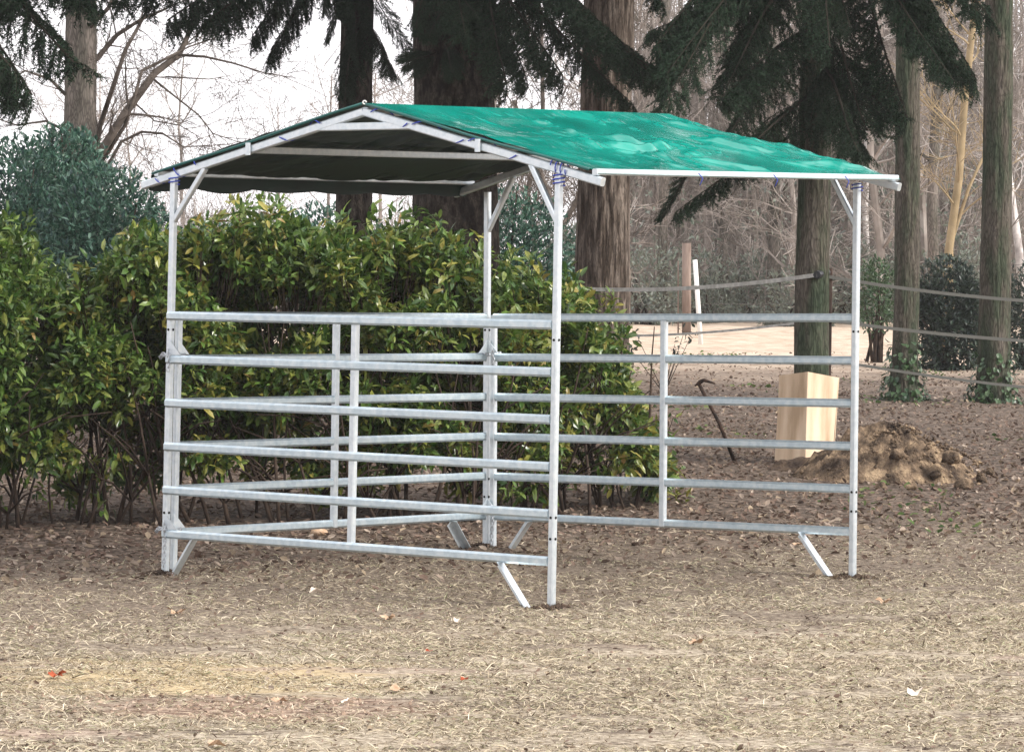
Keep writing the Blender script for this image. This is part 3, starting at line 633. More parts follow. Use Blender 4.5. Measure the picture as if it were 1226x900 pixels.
b3 = [((540, -120, 36), (560, 40, 34.8), 2, .6), ((530, 5, 35.7), (515, 42, 35), 0, .35), ((520, 60, 35.7), (505, 82, 35), 0, .4), ((530, 55, 35.6), (540, 85, 34.9), 0, .35), ((545, 10, 35.7), (560, 35, 35), 0, .35), ((525, -40, 35.7), (500, 15, 35), 1, .5), ((545, -20, 35.6), (570, 12, 35), 2, .4),
      ((560, -70, 36), (770, 85, 34.6), 0, .9), ((560, -40, 36), (700, 90, 34.8), 1, .8), ((560, -90, 36), (780, 100, 34.4), 1, .8), ((560, -60, 36), (640, 95, 34.9), 1, .8), ((570, -20, 36), (665, 110, 34.9), 3, .6), ((600, -60, 36), (790, 118, 34.5), 0, .6), ((600, -20, 35.8), (740, 125, 34.6), 1, .6), ((560, 0, 36), (630, 60, 35.2), 3, .5)]
conifer('spruce_tree', 538, 640, 36, .43, .10, 21, 'bark_dark', 'thickest dark trunk behind the roof ridge, tufts of twigs growing from its bark', boughs=b3, fur=.07, lean=(.02, 0))
conifer('spruce_tree', 712, 620, 38, .29, .08, 20, 'bark_brown', 'straight furrowed brown trunk rising behind the right half of the green roof', lean=(.46, 0), fur=.09,
    boughs=[((730, -150, 38), (800, -10, 37), 1, .7), ((720, -120, 38), (640, -20, 37.2), 1, .7)])
b5 = []
for (x1, y1) in ((800, 60), (830, 110), (815, 150), (850, 60), (905, 175), (1035, 60), (1060, 120), (1100, 95), (1150, 85), (1080, 60), (1020, 150), (1120, 40), (890, 40), (820, 25), (1050, 20), (1135, 110), (1090, 135), (1040, 180), (850, 190), (800, 130), (870, 100), (785, 85), (775, 40), (795, 95), (1165, 95), (1140, 40), (1170, 20)):
    sg = 1 if x1 > 960 else -1; b5.append(((972 + sg * 4, y1 - rng.uniform(60, 330), 34.5), (x1, y1, 34.5 - rng.uniform(.3, 1.6)), int(rng.integers(0, 3)), rng.uniform(.5, .85)))
b5.append(((975, 150, 34.4), (815, 262, 33.7), 1, .45)); b5.append(((980, 110, 34.4), (1045, 178, 33.8), 0, .5)); b5.append(((850, 160, 34.4), (824, 262, 33.9), 3, .35))
conifer('spruce_tree', 971, 548, 34.5, .16, .05, 17, 'bark_moss', 'spruce with a plywood guard round its foot, broad dark boughs over the roof', boughs=b5, wob=.02)
conifer('mossy_tree', 1082, 478, 46, .155, .125, 10, 'bark_moss', 'mossy greenish trunk with ivy at its foot, just right of the ochre heap peak', lean=(.04, 0))
conifer('mossy_tree', 1189, 478, 46, .19, .15, 10, 'bark_moss', 'mossy trunk with ivy at its foot nearest the right edge', lean=(.03, 0))
def ivy(x, yb, d, n, r, h, parent):
    p = px(x, yb, d); a = rng.random(n) * 6.283; t = rng.random(n) ** 1.8; rr = r * (1 + .5 * (1 - t) ** 3) * rng.uniform(.85, 1.2, n)
    P = np.stack([p.x + np.cos(a) * rr, d + np.sin(a) * rr, th(p.x, d) + t * h], 1)
    D = np.stack([np.cos(a) * .5, np.sin(a) * .5, rng.normal(-.4, .5, n)], 1); L = rng.uniform(.05, .1, n)
    mb = MB(); leaves(mb, P, D, L, L * .8, Nrm=np.stack([np.cos(a), np.sin(a), np.full(n, .4)], 1)); tag(mb.obj('ivy', M['ivy'], parent), kind='stuff')
mt = [o for o in COL.objects if o.name.startswith('mossy_tree')]
ivy(1082, 478, 46, 330, .18, .7, mt[0]); ivy(1189, 478, 46, 360, .22, .6, mt[1])

# ------------------------------------------------------------------ bare trees
def grow(S, p, d, l, r, depth, rn, up=.12, wig=.22, kids=3):
    p = Vector(p); d = Vector(d); n = 4
    for i in range(n):
        d = (d + Vector(rn.normal(0, wig * .5, 3)) + Vector((0, 0, up * .3))).normalized(); q = p + d * l / n; r1 = r * .86
        S.append((tuple(p), tuple(q), r, r1)); p = q; r = r1
        if depth > 0 and i >= 1:
            for _ in range(kids if i == n - 1 else max(1, kids - 2)):
                e = (d + Vector(rn.normal(0, .62, 3))).normalized(); grow(S, p, e, l * rn.uniform(.5, .8), r * rn.uniform(.45, .68), depth - 1, rn, up, wig, kids)
def flush(mb, S, rmin=.0025):
    segs(mb, [s[0] for s in S], [s[1] for s in S], [max(s[2], rmin) for s in S], [max(s[3], rmin) for s in S])
# the big one at the left
bt = empty('bare_tree', tuple(px(95, 560, 55).xy) + (.3,), 'bare grey tree with forked leafless limbs against the white sky at the left', 'tree')
bt.location.y = 55
mb = MB(); pb = px(93, 470, 55); pt = px(100, -260, 55); trunk_mesh(mb, (pb.x, 55, .2), tuple(pt), .29, .17, seed=3, furrow=.06, flare=.1, ns=30); mb.obj('trunk', M['bark_grey'], bt, True)
rn = np.random.default_rng(5)
def limb(pts, r0, r1, d=55, tw=10, depth=2, ln=.7, mat_='twig'):
    P_ = [px(x, y, d + (0 if i == 0 else rn.normal(0, .25))) for i, (x, y) in enumerate(pts)]
    mb = MB(); k = len(P_); rr = list(np.linspace(r0, r1, k)); tube(mb, P_, rr, 7); S = []
    for _ in range(int(tw * .6)):
        i = rn.integers(0, k - 1); t = rn.random(); p = P_[i].lerp(P_[i + 1], t); d_ = (P_[i + 1] - P_[i]).normalized()
        e = (d_ + Vector(rn.normal(0, .6, 3))).normalized(); grow(S, p, e, ln * rn.uniform(.5, 1.1), max(.007, rr[i] * .35), depth, rn, up=.05)
    grow(S, P_[-1], (P_[-1] - P_[-2]).normalized(), ln, r1 * .8, depth, rn, up=.02)
    flush(mb, S, .0032); mb.obj('limb', M[mat_], bt, True)
limb([(112, 260), (116, 190), (150, 135), (185, 88), (214, 66), (224, 45), (236, 15)], .075, .03, tw=16)
limb([(106, 230), (120, 150), (135, 105), (150, 60), (168, 28), (190, -10)], .045, .018, tw=14)
limb([(100, 85), (118, 68), (140, 42), (168, 24), (200, 10)], .05, .015, tw=12)
limb([(214, 66), (245, 68), (280, 76), (318, 88), (345, 92)], .022, .006, tw=14)
limb([(180, 92), (205, 112), (238, 138), (255, 160), (285, 170)], .018, .006, tw=12)
limb([(120, 215), (145, 170), (170, 158), (195, 160), (220, 176), (275, 173)], .028, .006, tw=14)
limb([(160, 122), (185, 145), (215, 150), (240, 165)], .014, .005, tw=8)
limb([(118, 200), (150, 150), (163, 110), (170, 85), (215, 62)], .03, .02, tw=8)
limb([(85, 120), (60, 95), (30, 85), (5, 100)], .03, .008, tw=14); limb([(85, 160), (55, 145), (20, 150), (-10, 140)], .024, .006, tw=12); limb([(88, 60), (60, 40), (30, 20), (0, 10)], .035, .01, tw=12)
limb([(100, 40), (130, 10), (150, -40)], .04, .02, tw=8); limb([(198, 92), (250, 95), (268, 92)], .012, .005, tw=6)
# a hazy stock of small bare trees: four shapes reused
BARE = []
for s in range(5):
    rn = np.random.default_rng(20 + s); S = []; mb = MB()
    H = 7.5; pts = []; p = Vector((0, 0, -.2)); 
    for i in range(12): pts.append(p.copy()); p = p + Vector((rn.normal(0, .05), rn.normal(0, .05), H / 11))
    tube(mb, pts, list(np.linspace(.085, .02, 12)), 7)
    for i in range(26):
        k = rn.integers(1, 11); a = rn.random() * 6.283; e = Vector((math.cos(a), math.sin(a), rn.uniform(.2, 1.2))).normalized(); grow(S, pts[k], e, rn.uniform(.6, 1.5), .022, 2, rn, up=.15)
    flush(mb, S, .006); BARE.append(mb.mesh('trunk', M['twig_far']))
def bare(x, d, v, s=1., label=None, grp=None):
    p = px(x, 400, d); o = link('bare_tree', BARE[v]); o.location = (p.x, d, th(p.x, d)); o.rotation_euler = (rng.normal(0, .03), rng.normal(0, .03), rng.random() * 6.28); o.scale = (s, s, s * rng.uniform(.95, 1.15))
    tag(o, label or 'slender leafless tree among many alike in the brown hazy wood behind the field', 'tree', grp or 'slender bare trees of the wood behind'); return o
for k in range(46): bare(rng.uniform(745, 1260), rng.uniform(78, 112), int(rng.integers(0, 5)), rng.uniform(.8, 1.3))
for k in range(7): bare(rng.uniform(-40, 420), rng.uniform(75, 105), int(rng.integers(0, 5)), rng.uniform(.55, .85), 'small leafless tree, twigs showing pale against the white sky left of the trunks', 'small bare trees against the sky')
for k in range(8): bare(rng.uniform(440, 740), rng.uniform(70, 100), int(rng.integers(0, 5)), rng.uniform(.65, 1.), 'thin leafless tree seen between the big trunks over the hedge', 'thin bare trees between the trunks')
# far wood as one mass: stems and tangle of twigs
S = MB(); n = 1500
d = rng.uniform(85, 135, n); x = (rng.uniform(735, 1290, n) - 613) / F * d; zb = np.full(n, .3); h = rng.uniform(3.5, 9, n); r_ = rng.uniform(.012, .06, n)
P0 = np.stack([x, d, zb], 1); P1 = np.stack([x + rng.normal(0, .35, n), d, zb + h], 1); segs(S, P0, P1, r_, r_ * .5)
n = 24000; d = rng.uniform(84, 130, n); x = (rng.uniform(730, 1290, n) - 613) / F * d; z = .5 + 8 * rng.random(n) ** 1.15
a = rng.normal(1.2, .7, n); az = rng.random(n) * 6.28; l = rng.uniform(.25, .9, n); P0 = np.stack([x, d, z], 1)
P1 = P0 + np.stack([np.cos(az) * np.cos(a), np.sin(az) * np.cos(a), np.sin(a)], 1) * l[:, None]; segs(S, P0, P1, np.full(n, .009), np.full(n, .006))
n = 9000; d = rng.uniform(72, 110, n); xx = rng.uniform(-60, 740, n); x = (xx - 613) / F * d; z = .5 + rng.random(n) * np.interp(xx, [-60, 250, 420, 600, 740], [2.3, 2.1, 1.6, 3.6, 5]); a = rng.normal(1.2, .5, n); az = rng.random(n) * 6.28; l = rng.uniform(.2, .7, n); P0 = np.stack([x, d, z], 1)
P1 = P0 + np.stack([np.cos(az) * np.cos(a), np.sin(az) * np.cos(a), np.sin(a)], 1) * l[:, None]; segs(S, P0, P1, np.full(n, .006), np.full(n, .004))
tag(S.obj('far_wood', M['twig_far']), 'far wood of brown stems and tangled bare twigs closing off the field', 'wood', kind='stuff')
# single trees in the wood one can pick out
def pole_tree(pts, d, r0, r1, m, label, twigs=14, name='bare_tree', cat='tree'):
    P_ = [px(x, y, d) for x, y in pts]; b0 = P_[0]; P_ = [Vector((b0.x, d, th(b0.x, d) - .1))] + P_[1:]
    t = empty(name, (b0.x, d, th(b0.x, d)), label, cat); mb = MB(); tube(mb, P_, list(np.linspace(r0, r1, len(P_))), 9); mb.obj('trunk', M[m], t, True)
    S = []; rn = np.random.default_rng(int(abs(pts[0][0]))); mb = MB()
    for _ in range(twigs):
        i = rn.integers(1, len(P_) - 1); p = P_[i].lerp(P_[i + 1], rn.random()); a = rn.random() * 6.28; grow(S, p, Vector((math.cos(a), math.sin(a), .8)), rn.uniform(.5, 1.1), r1 * .45, 2, rn)
    flush(mb, S, .005); tag(mb.obj('branches', M[m], t, True), kind='stuff')
pole_tree([(1128, 420), (1136, 300), (1148, 215), (1155, 120), (1166, 20), (1172, -90)], 62, .075, .05, 'bark_ochre', 'ochre yellow slender trunk leaning right between the two mossy trunks')
pole_tree([(1140, 420), (1139, 290), (1160, 225), (1176, 190)], 62, .04, .02, 'bark_ochre', 'short ochre stem branching off low beside the leaning ochre trunk', 6)
pole_tree([(1226, 420), (1220, 300), (1212, 240), (1206, 190), (1202, 60)], 80, .10, .05, 'bark_pale', 'pale whitish trunk at the far right edge beyond the mossy tree', 6)
pole_tree([(1040, 400), (1036, 250), (1040, 100), (1038, -60)], 84, .075, .05, 'bark_pale', 'thin pale trunk in the wood just right of the roof corner', 6)
pole_tree([(868, 400), (866, 300), (872, 180), (868, 20)], 84, .12, .08, 'bark_grey', 'grey trunk in the wood above the far roof eave')
pole_tree([(795, 400), (792, 280), (800, 150), (797, -20)], 80, .13, .08, 'bark_grey', 'grey brown trunk in the wood just right of the big furrowed trunk')
pole_tree([(925, 400), (927, 300), (922, 150), (925, -20)], 82, .16, .11, 'bark_grey', 'broader hazy trunk directly left of the guarded spruce', 10)
pole_tree([(1120, 400), (1116, 250), (1122, 100), (1118, -60)], 78, .12, .09, 'bark_grey', 'straight brown trunk behind the leaning ochre stem')
pole_tree([(655, 420), (660, 300), (690, 240), (745, 190)], 60, .06, .03, 'twig', 'bent dark limb crossing the sky gap beside the near corner post', 10)
pole_tree([(700, 420), (690, 320), (672, 270), (640, 190), (615, 120)], 58, .06, .03, 'twig', 'leaning leafless stem in the gap left of the furrowed trunk', 16)
pole_tree([(640, 420), (642, 310), (632, 230), (650, 130), (648, 10)], 64, .06, .03, 'twig', 'twiggy leafless tree in the gap right of the thickest trunk', 20)

# ------------------------------------------------------------------ evergreen bushes behind the hedge
def bush(x, y, d, rx, ry, rz, n, ls, material, label, name='evergreen_bush', lo=-.25, grp=None, stems=True):
    c = px(x, y, d); gz = th(c.x, d); t = empty(name, (c.x, d, gz), label, 'bush', grp)
    u = unit(rng.normal(0, 1, (n * 2, 3))); rr = rng.random(n * 2) ** .38; Q = u * rr[:, None]
    k = np.array([(mn.noise(Vector((q[0] * 2.4 + x, q[1] * 2.4, q[2] * 2.4))) + .6 * mn.noise(Vector((q[0] * 6 + x, q[1] * 6, q[2] * 6))) - .5 * (r0 - .75)) > lo for q, r0 in zip(Q, rr)]) & (Q[:, 1] < .55)
    Q = Q[k][:n]; n = len(Q); P = Q * np.array([rx, ry, rz]) + np.array(c); P[:, 2] = np.maximum(P[:, 2], gz + .05)
    D = unit(u[k][:n] * .7 + rng.normal(0, .6, (n, 3)) + np.array([0, 0, .3])); L = rng.uniform(*ls, n); mb = MB(); leaves(mb, P, D, L, L * .42); tag(mb.obj('foliage', M[material], t), kind='stuff')
    if stems:
        s = MB()
        for k_ in range(10):
            q = P[rng.integers(0, n)]; b0 = Vector((c.x + rng.normal(0, rx * .2), d + rng.normal(0, .1), gz - .05)); q = Vector(q); tube(s, [b0, b0.lerp(q, .5) + Vector((0, 0, .15)), q], [.03, .02, .008], 5)
        tag(s.obj('stems', M['stem'], t, True), kind='stuff')
    return t
bush(25, 300, 45, .95, .8, 1.35, 11000, (.05, .11), 'blue_leaf', 'blue-green evergreen bush at the left edge rising behind the laurel')
bush(125, 315, 44, .85, .8, 1.15, 10000, (.05, .11), 'blue_leaf', 'dark blue-green bush left of the pen, its slope falling to the right')
bush(75, 240, 46, .7, .7, .9, 6500, (.05, .11), 'blue_leaf', 'upper blue-green bush growing in front of the bare tree trunk')
bush(260, 330, 44, .8, .6, .65, 3200, (.05, .1), 'blue_leaf', 'low blue-green bush peeping over the hedge beside the corner post', lo=-.1)
bush(385, 320, 44, .9, .6, .75, 3500, (.05, .1), 'blue_leaf', 'small blue-green bush behind the hedge under the left roof slope', lo=-.1)
bush(620, 335, 46, .75, .7, 1.15, 7000, (.05, .1), 'blue_leaf', 'dense blue-green bush seen between the two middle posts')
bush(690, 350, 50, .6, .7, .9, 4000, (.05, .1), 'grey_leaf', 'grey-green bush just left of the furrowed trunk')
bush(1130, 385, 56, .62, .6, .95, 6500, (.06, .12), 'dark_leaf', 'dark evergreen bush standing between the two mossy trunks')
bush(1048, 355, 58, .34, .5, .6, 1500, (.05, .1), 'ivy', 'dark bush left of the nearer mossy trunk behind the corner post')
bush(1225, 385, 56, .42, .5, .85, 2600, (.05, .1), 'dark_leaf', 'dark bush at the right edge behind the mossy trunk')
bush(700, 395, 31, .1, .3, .1, 60, (.05, .1), 'laurel', 'small laurel sprig at the hedge end', stems=False) if False else None
for k, (x, y, s) in enumerate(((775, 345, 1.), (835, 340, 1.), (895, 345, .95), (945, 340, .9), (1010, 335, .9), (1080, 330, 1.), (1150, 330, 1.), (1215, 325, 1.))):
    bush(x + 7 * (k % 2), y + (0, 22, 8, 30)[k % 4], 79 + 2.5 * (k % 3), .95 * s, .8, 1.05 * s, 2600, (.06, .14), 'grey_leaf', 'pale grey-green undergrowth bush at the edge of the wood beyond the straw field', 'undergrowth_bush', lo=.05, grp='undergrowth bushes along the wood edge')
n = 16000; d = rng.uniform(80, 105, n); x = (rng.uniform(735, 1290, n) - 613) / F * d; z = .5 + 4.2 * rng.random(n) ** 1.7
kk = np.array([mn.noise(Vector((a_ * .7, b_ * .15, c_ * .7))) > -.12 for a_, b_, c_ in zip(x, d, z)]); x, d, z = x[kk], d[kk], z[kk]; n = len(x)
mb = MB(); L = rng.uniform(.08, .2, n); leaves(mb, np.stack([x, d, z], 1), rng.normal(0, 1, (n, 3)), L, L * .5)
tag(mb.obj('undergrowth', M['grey_leaf']), 'grey-green understorey leaves low in the far wood', 'undergrowth', kind='stuff')
# tufts of pale dry stalks over the hedge at the left
mb = MB(); S = []; rn = np.random.default_rng(9)
for k in range(34):
    p = px(rn.uniform(190, 330), 380, 50); grow(S, (p.x, 50 + rn.normal(0, .3), .6), (rn.normal(0, .22), 0, 1), rn.uniform(1.2, 1.9), .012, 1, rn, up=.1, wig=.12)
flush(mb, S, .0035); tag(mb.obj('dry_brush', M['twig_far']), 'pale upright dry brushwood over the hedge beside the corner post', 'brushwood', kind='stuff')
# sparse twigs with few leaves at the right end of the hedge
tw = empty('laurel_seedling', tuple(ground(812, 600)), 'small sparse laurel seedling with yellow-green leaves right of the hedge end', 'plant')
mb = MB(); fl = MB(); g0 = ground(770, 600)
for (x1, y1) in ((822, 590), (806, 500), (832, 628), (800, 530), (815, 560)):
    e = px(x1, y1, g0.y - .1); tube(mb, [g0, g0.lerp(e, .5) + Vector((0, 0, -.03)), e], [.009, .006, .003], 5)
    n = 20; P_ = np.array([tuple(g0.lerp(e, .55 + .5 * t) + Vector(rng.normal(0, .04, 3))) for t in rng.random(n)]); L = rng.uniform(.05, .1, n); leaves(fl, P_, rng.normal(0, 1, (n, 3)) + np.array([.3, -.2, .2]), L, L * .4, m=int(rng.integers(0, 2)))
mb.obj('stems', M['stem'], tw, True); tag(fl.obj('foliage', [M['laurel'], M['laurel_yellow']], tw), kind='stuff')
sd_ = empty('seedling', tuple(ground(795, 470)), 'thin dark seedling standing before the straw field left of the middle rail upright', 'plant')
mb = MB(); fl = MB(); g1 = Vector(sd_.location)
for (x1, y1) in ((820, 395), (808, 412), (826, 405), (755, 418), (812, 424), (764, 405)):
    e = px(x1, y1, g1.y); tube(mb, [g1, g1.lerp(e, .6), e], [.006, .004, .003], 4)
    n = 9; P_ = np.array([tuple(e + Vector(rng.normal(0, .05, 3))) for _ in range(n)]); L = rng.uniform(.05, .09, n); leaves(fl, P_, rng.normal(0, 1, (n, 3)), L, L * .5)
mb.obj('stem', M['stem'], sd_, True); tag(fl.obj('foliage', M['dark_leaf'], sd_), kind='stuff')

# ------------------------------------------------------------------ plywood guard round the spruce
gp = px(967, 548, 34.4); gz = th(gp.x, 34.4)
gd = empty('plywood_tree_guard', (gp.x, 34.4, gz), 'pale plywood box guard standing round the foot of a spruce', 'tree guard')
kx, ky = 966, 33.95
def panel(xa, ya, yb_, xa2, da, xb, yc, yd, xb2, db, name='plywood_panel'):
    a = [px(xa, ya, da), px(xa2, yb_, da), px(xb2, yd, db), px(xb, yc, db)]
    nn = (a[3] - a[0]).cross(a[1] - a[0]).normalized(); nn = nn if nn.y > 0 else -nn
    mb = MB(); V = []
    K = 10
    for off in (0, .009):
        for i in range(K + 1):
            for j in range(K + 1):
                s, t = i / K, j / K; p = a[0].lerp(a[3], s).lerp(a[1].lerp(a[2], s), t) + nn * (off + .008 * math.sin(s * 3.14) * math.sin(t * 4) ); V.append(tuple(p))
    I = np.arange((K + 1) ** 2).reshape(K + 1, K + 1); Q = np.stack([I[:-1, :-1], I[1:, :-1], I[1:, 1:], I[:-1, 1:]], -1).reshape(-1, 4); Z = (K + 1) ** 2
    E_ = []
    for e in (I[0], I[-1], I[:, 0], I[:, -1]): E_ += [(e[i], e[i + 1], e[i + 1] + Z, e[i] + Z) for i in range(K)]
    mb.add(V, Q=np.concatenate([Q, Q[:, ::-1] + Z, np.array(E_)])); mb.obj(name, M['ply'], gd)
panel(934, 449, 556, 927, 34.42, 967, 445, 551, 964, 34.06); panel(967.3, 445, 551, 964.3, 34.06, 1004, 452, 543, 997, 34.42)
panel(934, 449, 545, 930, 34.44, 968, 447, 540, 968, 34.86); panel(968.3, 447, 540, 968.3, 34.86, 1004, 452, 540, 998, 34.44)

# ------------------------------------------------------------------ dug earth heap with clods
hb = ground(1080, 575); HB = MB(); NN = 90; V = []
hw, hd, hh = .58, .50, .46
for i in range(NN + 1):
    for j in range(NN + 1):
        u_, v_ = i / NN * 2 - 1, j / NN * 2 - 1; x = hb.x + u_ * hw * 1.55; y = hb.y + .4 + v_ * hd * 1.5
        q = math.hypot(u_ * 1.1 + .12, v_); r0 = max(0, 1 - q) ; z = hh * 1.1 * (r0 ** .85) * (1 + .25 * mn.noise(Vector((x * 3, y * 3, 2)))) 
        z += min(1, r0 * 5) * (.07 * mn.noise(Vector((x * 6, y * 6, 1))) + .045 * abs(mn.noise(Vector((x * 16, y * 16, 5)))) + .03 * mn.noise(Vector((x * 38, y * 38, 5))))
        V.append((x, y, th(x, y) - .015 + z))
I = np.arange((NN + 1) ** 2).reshape(NN + 1, NN + 1); HB.add(V, Q=np.stack([I[:-1, :-1], I[1:, :-1], I[1:, 1:], I[:-1, 1:]], -1).reshape(-1, 4))
heap = empty('earth_heap', tuple(hb), 'heap of dug brown and ochre earth right of the pen', 'earth heap'); HB.obj('mound', M['clod'], heap, True)
def stone(p, r, parent=None, name='clod', m='clod', sq=.7):
    bm_ = MB(); V = []; n1, n2 = 9, 12; sd = rng.random() * 50
    for i in range(n1 + 1):
        for j in range(n2):
            a, b_ = math.pi * i / n1, 6.283 * j / n2; d = Vector((math.sin(a) * math.cos(b_), math.sin(a) * math.sin(b_), math.cos(a))); k = r * (1 + .45 * mn.noise(d * 1.4 + Vector((sd, 0, 0)))+ .12 * mn.noise(d * 5 + Vector((sd, 0, 0))))
            V.append((p[0] + d.x * k, p[1] + d.y * k, p[2] + d.z * k * sq))
    I = np.arange((n1 + 1) * n2).reshape(n1 + 1, n2); bm_.add(V, Q=np.stack([I[:-1], np.roll(I, -1, 1)[:-1], np.roll(I, -1, 1)[1:], I[1:]], -1).reshape(-1, 4)); return bm_.obj(name, M[m], parent, True)
for (x, y, r, dd) in ((1140, 548, .085, 0), (1155, 578, .075, 0), (1120, 568, .05, 0), (1175, 572, .05, 0), (1060, 585, .05, -.2), (1100, 588, .045, -.2), (1075, 545, .07, .1), (1130, 590, .035, -.3), (1185, 565, .035, 0)):
    g_ = ground(x, min(600, y + r * 140 * .7)); g_.y = max(31.3, min(g_.y, 33.5)) ; p_ = px(x, y, hb.y - .25 + dd); stone(p_ if y < 570 else (g_.x, g_.y, th(g_.x, g_.y) + r * .5), r, heap)
for (x, y, r, lab) in ((382, 640, .035, None),):
    g_ = ground(x, y); o = stone((g_.x, g_.y, g_.z + .02), .06, None, 'stone', 'tan_leaf', .5); tag(o, 'tan lump lying on the ground under the lowest rail near the hedge', 'stone')
cm = MB()
for _ in range(420):
    u_, v_ = rng.normal(0, .42), rng.normal(0, .4); x = hb.x + u_ * hw * 1.7 + .1; y = hb.y + .35 + v_ * hd * 1.6; q = math.hypot(u_ * 1.1 + .12, v_); z = th(x, y) + hh * 1.0 * max(0, 1 - q) ** .85; r_ = rng.uniform(.008, .03)
    dv = unit(rng.normal(0, 1, (6, 3))); O = np.array([[1, 0, 0], [-1, 0, 0], [0, 1, 0], [0, -1, 0], [0, 0, .8], [0, 0, -.8]]) * r_ * rng.uniform(.6, 1.2, (6, 1)); cm.add(O + np.array([x, y, z + r_ * .3]), T=[(0, 2, 4), (2, 1, 4), (1, 3, 4), (3, 0, 4), (2, 0, 5), (1, 2, 5), (3, 1, 5), (0, 3, 5)])
tag(cm.obj('crumbs', M['clod'], heap), kind='stuff')
# low dark heap of earth by the guard
g_ = ground(1005, 562)
for k, (dx, r) in enumerate(((0, .16), (.22, .13), (-.2, .1))):
    pass
mb = MB(); V = []
for i in range(41):
    for j in range(25):
        u_, v_ = i / 20 - 1, j / 12 - 1; x = g_.x + u_ * .55 - .1; y = g_.y + v_ * .3; r0 = max(0, 1 - math.hypot(u_, v_)); V.append((x, y, th(x, y) - .012 + .17 * r0 ** .7 + min(1, 4 * r0) * .05 * mn.noise(Vector((x * 9, y * 9, 0)))))
I = np.arange(41 * 25).reshape(41, 25); mb.add(V, Q=np.stack([I[:-1, :-1], I[1:, :-1], I[1:, 1:], I[:-1, 1:]], -1).reshape(-1, 4)); M['wet'] = mat('dark_earth', (.08, .055, .04), .95, 0, cols=[(.045, .032, .025), (.12, .085, .06)], scale=9, bump=.8, bscale=25)
tag(mb.obj('dark_earth_heap', M['wet'], smooth=True), 'low dark heap of earth between the plywood guard and the ochre heap', 'earth heap')

# ------------------------------------------------------------------ pickaxe stuck leaning in the ground
a = px(836, 458, 34); b_ = ground(883, 553)
pk = empty('pickaxe', tuple(b_), 'dark iron pickaxe leaning with its shaft down in the earth behind the pen', 'pickaxe')
mb = MB(); tube(mb, [a, a.lerp(b_, .5) + Vector((.01, 0, 0)), b_ - Vector((0, 0, .05))], [.017, .016, .019], 8); mb.obj('shaft', M['iron'], pk, True)
mb = MB(); h0 = px(832, 462, 34); h1 = px(843, 455, 33.97); h2 = px(856, 459, 33.9); tube(mb, [h0, a.lerp(h1, .4), h1, h2], [.008, .022, .018, .007], 6); mb.obj('head', M['iron'], pk, True)

# ------------------------------------------------------------------ fences
def ribbon(mb, pts, w, m=0):
    V = []; n = len(pts)
    for i, p in enumerate(pts):
        for z, y in ((-w / 2, 0), (w / 2, 0)): V.append((p.x, p.y - .001, p.z + z)); V.append((p.x, p.y + .001, p.z + z))
    Q = []
    for i in range(n - 1):
        o = i * 4; Q += [(o, o + 4, o + 6, o + 2), (o + 1, o + 3, o + 7, o + 5), (o + 2, o + 6, o + 7, o + 3), (o, o + 1, o + 5, o + 4)]
    mb.add(V, Q=Q, m=m)
def tape(fence, p0, p1, sag, w, m):
    pts = [p0.lerp(p1, t) - Vector((0, 0, sag * 4 * t * (1 - t))) for t in np.linspace(0, 1, 25)]; mb = MB(); ribbon(mb, pts, w); mb.obj('tape', M[m], fence)
fe = empty('tape_fence', tuple(px(990, 450, 34.0)), 'tape fence on a dark wooden post beside the guarded spruce, its top tape pale', 'fence')
mb = MB(); q = px(990, 450, 34.78); beam(mb, (q.x, 34.78, th(q.x, 34.7) - .1), px(992, 321, 34.78), .07, .07, upv=(0, 1, 0)); mb.obj('fence_post', M['dark_wood'], fe)
mb = MB(); tube(mb, [px(978, 329, 34.2), px(990, 326, 34.73)], .035, 8); mb.obj('insulator', M['black'], fe)
tape(fe, px(700, 346, 37), px(978, 329, 34.2), .05, .036, 'tape'); tape(fe, px(752, 402, 37), px(978, 383, 34.3), .03, .022, 'tape'); 
tape(fe, px(990, 331, 34.7), px(1300, 364, 36), .04, .03, 'tape_dark'); tape(fe, px(990, 383, 34.7), px(1300, 412, 36), .03, .03, 'tape_dark'); tape(fe, px(990, 430, 34.7), px(1300, 470, 36), .03, .025, 'tape_dark')
ff = empty('wire_fence', tuple(px(822, 395, 72)), 'far wire fence with a weathered round post along the wood edge', 'fence')
for (x, y0, y1, r, m_) in ((822, 291, 398, .085, 'post_wood'), (1180, 300, 398, .05, 'post_wood'), (812, 312, 398, .014, 'post_wood')):
    mb = MB(); q = px(x, y1, 72); tube(mb, [(q.x, 72, th(q.x, 72) - .1), px(x, y0, 72)], r, 10); mb.obj('fence_post', M[m_], ff, True)
for y in (318, 338, 358, 372):
    tape(ff, px(640, y + 6, 72.1), px(1300, y - 4, 72.1), .06, .010, 'tape_dark')
ws = empty('white_stake', tuple(px(840, 393, 66)), 'white leaning plastic stake before the far wire fence', 'stake')
mb = MB(); q = px(840, 393, 66); tube(mb, [(q.x, 66, th(q.x, 66) - .1), px(832, 311, 66)], .04, 8); mb.obj('shaft', M['white'], ws, True)

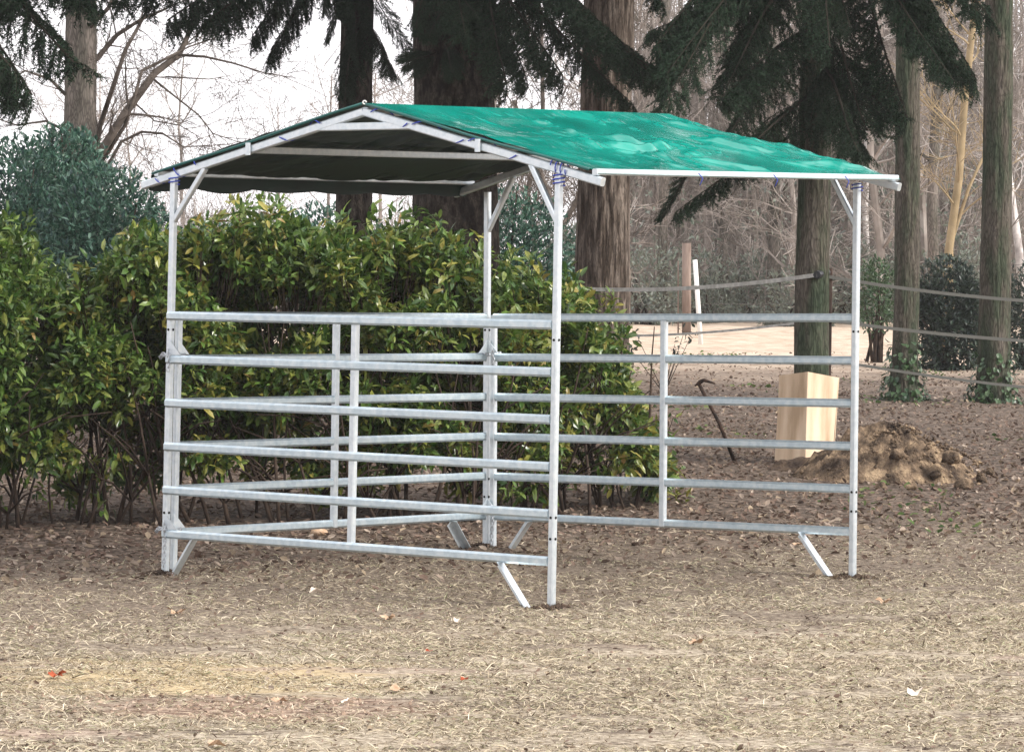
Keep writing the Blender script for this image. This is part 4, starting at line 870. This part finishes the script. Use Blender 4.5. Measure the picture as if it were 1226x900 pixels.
# ------------------------------------------------------------------ single fallen leaves and a stone one can point to
def fallen(x, y, s, m, label, lobes=5, rot=0.):
    g_ = ground(x, y); mb = MB(); V = [(g_.x, g_.y, g_.z + .018)]; K = lobes * 4
    for k in range(K):
        a = 6.283 * k / K + rot; r_ = s * (1 if k % 4 == 0 else .72 if k % 2 else .48) * rng.uniform(.85, 1.1); V.append((g_.x + math.cos(a) * r_, g_.y + math.sin(a) * r_ * .9, g_.z + .016 + s * (.35 * rng.random() + .22 * math.cos(a * 2 + rot))))
    mb.add(V, T=[(0, 1 + k, 1 + (k + 1) % K) for k in range(K)]); tag(mb.obj('fallen_leaf', M[m]), label, 'leaf', 'single fallen leaves on the grass')
fallen(211, 736, .055, 'tan_leaf', 'curled tan leaf on the bare earth below the left corner post', rot=.4)
fallen(68, 813, .05, 'red_leaf', 'rust-red leaf on straw near the left edge', rot=1)
fallen(1095, 832, .065, 'white_leaf', 'bleached whitish leaf lying at the lower right', 3, rot=.2)
fallen(377, 712, .055, 'white_leaf', 'pale leaf between the bottom rail and the foreground, left of centre', 3, rot=2)
fallen(465, 743, .05, 'tan_leaf', 'tan leaf on the ground below the middle of the near rails', rot=.7)
fallen(548, 746, .045, 'white_leaf', 'small pale leaf left of the near corner post foot', 3, rot=.1)
fallen(514, 784, .03, 'red_leaf', 'small dark red leaf in the centre foreground', 4, rot=.9)
fallen(478, 829, .05, 'tan_leaf', 'light tan leaf in the lower centre foreground', 3, rot=1.2)
fallen(335, 843, .04, 'tan_leaf', 'small tan leaf beside the bare earth patch in the foreground', 4, rot=1.7)
fallen(416, 845, .035, 'white_leaf', 'tiny pale leaf at the right end of the bare earth patch', 4, rot=2.7)
fallen(556, 817, .03, 'red_leaf', 'red-brown leaf below the centre', 4, rot=.9)
fallen(833, 772, .045, 'tan_leaf', 'tan leaf on dry grass below the middle upright of the far panel', rot=1.9)
fallen(1058, 723, .05, 'tan_leaf', 'tan leaf below the right corner post foot', rot=.6)
fallen(258, 895, .05, 'tan_leaf', 'light leaf at the bottom edge left of centre', 3, rot=2.2)
fallen(955, 655, .05, 'tan_leaf', 'pale leaf inside the far panel near the right strut', 3, rot=1.4)

# ------------------------------------------------------------------ thin winter haze
hm = bpy.data.materials.new('winter_haze'); hm.use_nodes = True; t = hm.node_tree; t.nodes.remove(t.nodes['Principled BSDF'])
v = t.nodes.new('ShaderNodeVolumePrincipled'); v.inputs['Color'].default_value = (.93, .92, .93, 1); v.inputs['Density'].default_value = .00045; v.inputs['Anisotropy'].default_value = .2
t.links.new(v.outputs[0], t.nodes['Material Output'].inputs['Volume'])
mb = MB(); x0, x1, y0, y1, z0, z1 = -520, 520, -300, 800, -1.5, 24
Vv = [(x, y, z) for x in (x0, x1) for y in (y0, y1) for z in (z0, z1)]
mb.add(Vv, Q=[(0, 1, 3, 2), (4, 6, 7, 5), (0, 4, 5, 1), (2, 3, 7, 6), (0, 2, 6, 4), (1, 5, 7, 3)])
tag(mb.obj('haze', hm), 'thin pale winter haze hanging through the wood and over the ground', 'haze', kind='stuff')

# loose earth kicked up round the feet of the pen
mb = MB()
for c in 'ABCD':
    p0 = cp(c, 0)
    for _ in range(130):
        a = rng.random() * 6.28; q = .03 + abs(rng.normal(0, .07)); r_ = rng.uniform(.005, .018); x, y = p0.x + math.cos(a) * q, p0.y + math.sin(a) * q
        O = np.array([[1, 0, 0], [-1, 0, 0], [0, 1, 0], [0, -1, 0], [0, 0, .8], [0, 0, -.8]]) * r_ * rng.uniform(.6, 1.3, (6, 1)); mb.add(O + np.array([x, y, th(x, y) + max(0, .02 - q * .15)]), T=[(0, 2, 4), (2, 1, 4), (1, 3, 4), (3, 0, 4), (2, 0, 5), (1, 2, 5), (3, 1, 5), (0, 3, 5)])
tag(mb.obj('loose_earth', M['wet']), 'crumbs of dark loose earth round the feet of the pen posts', 'loose earth', kind='stuff')
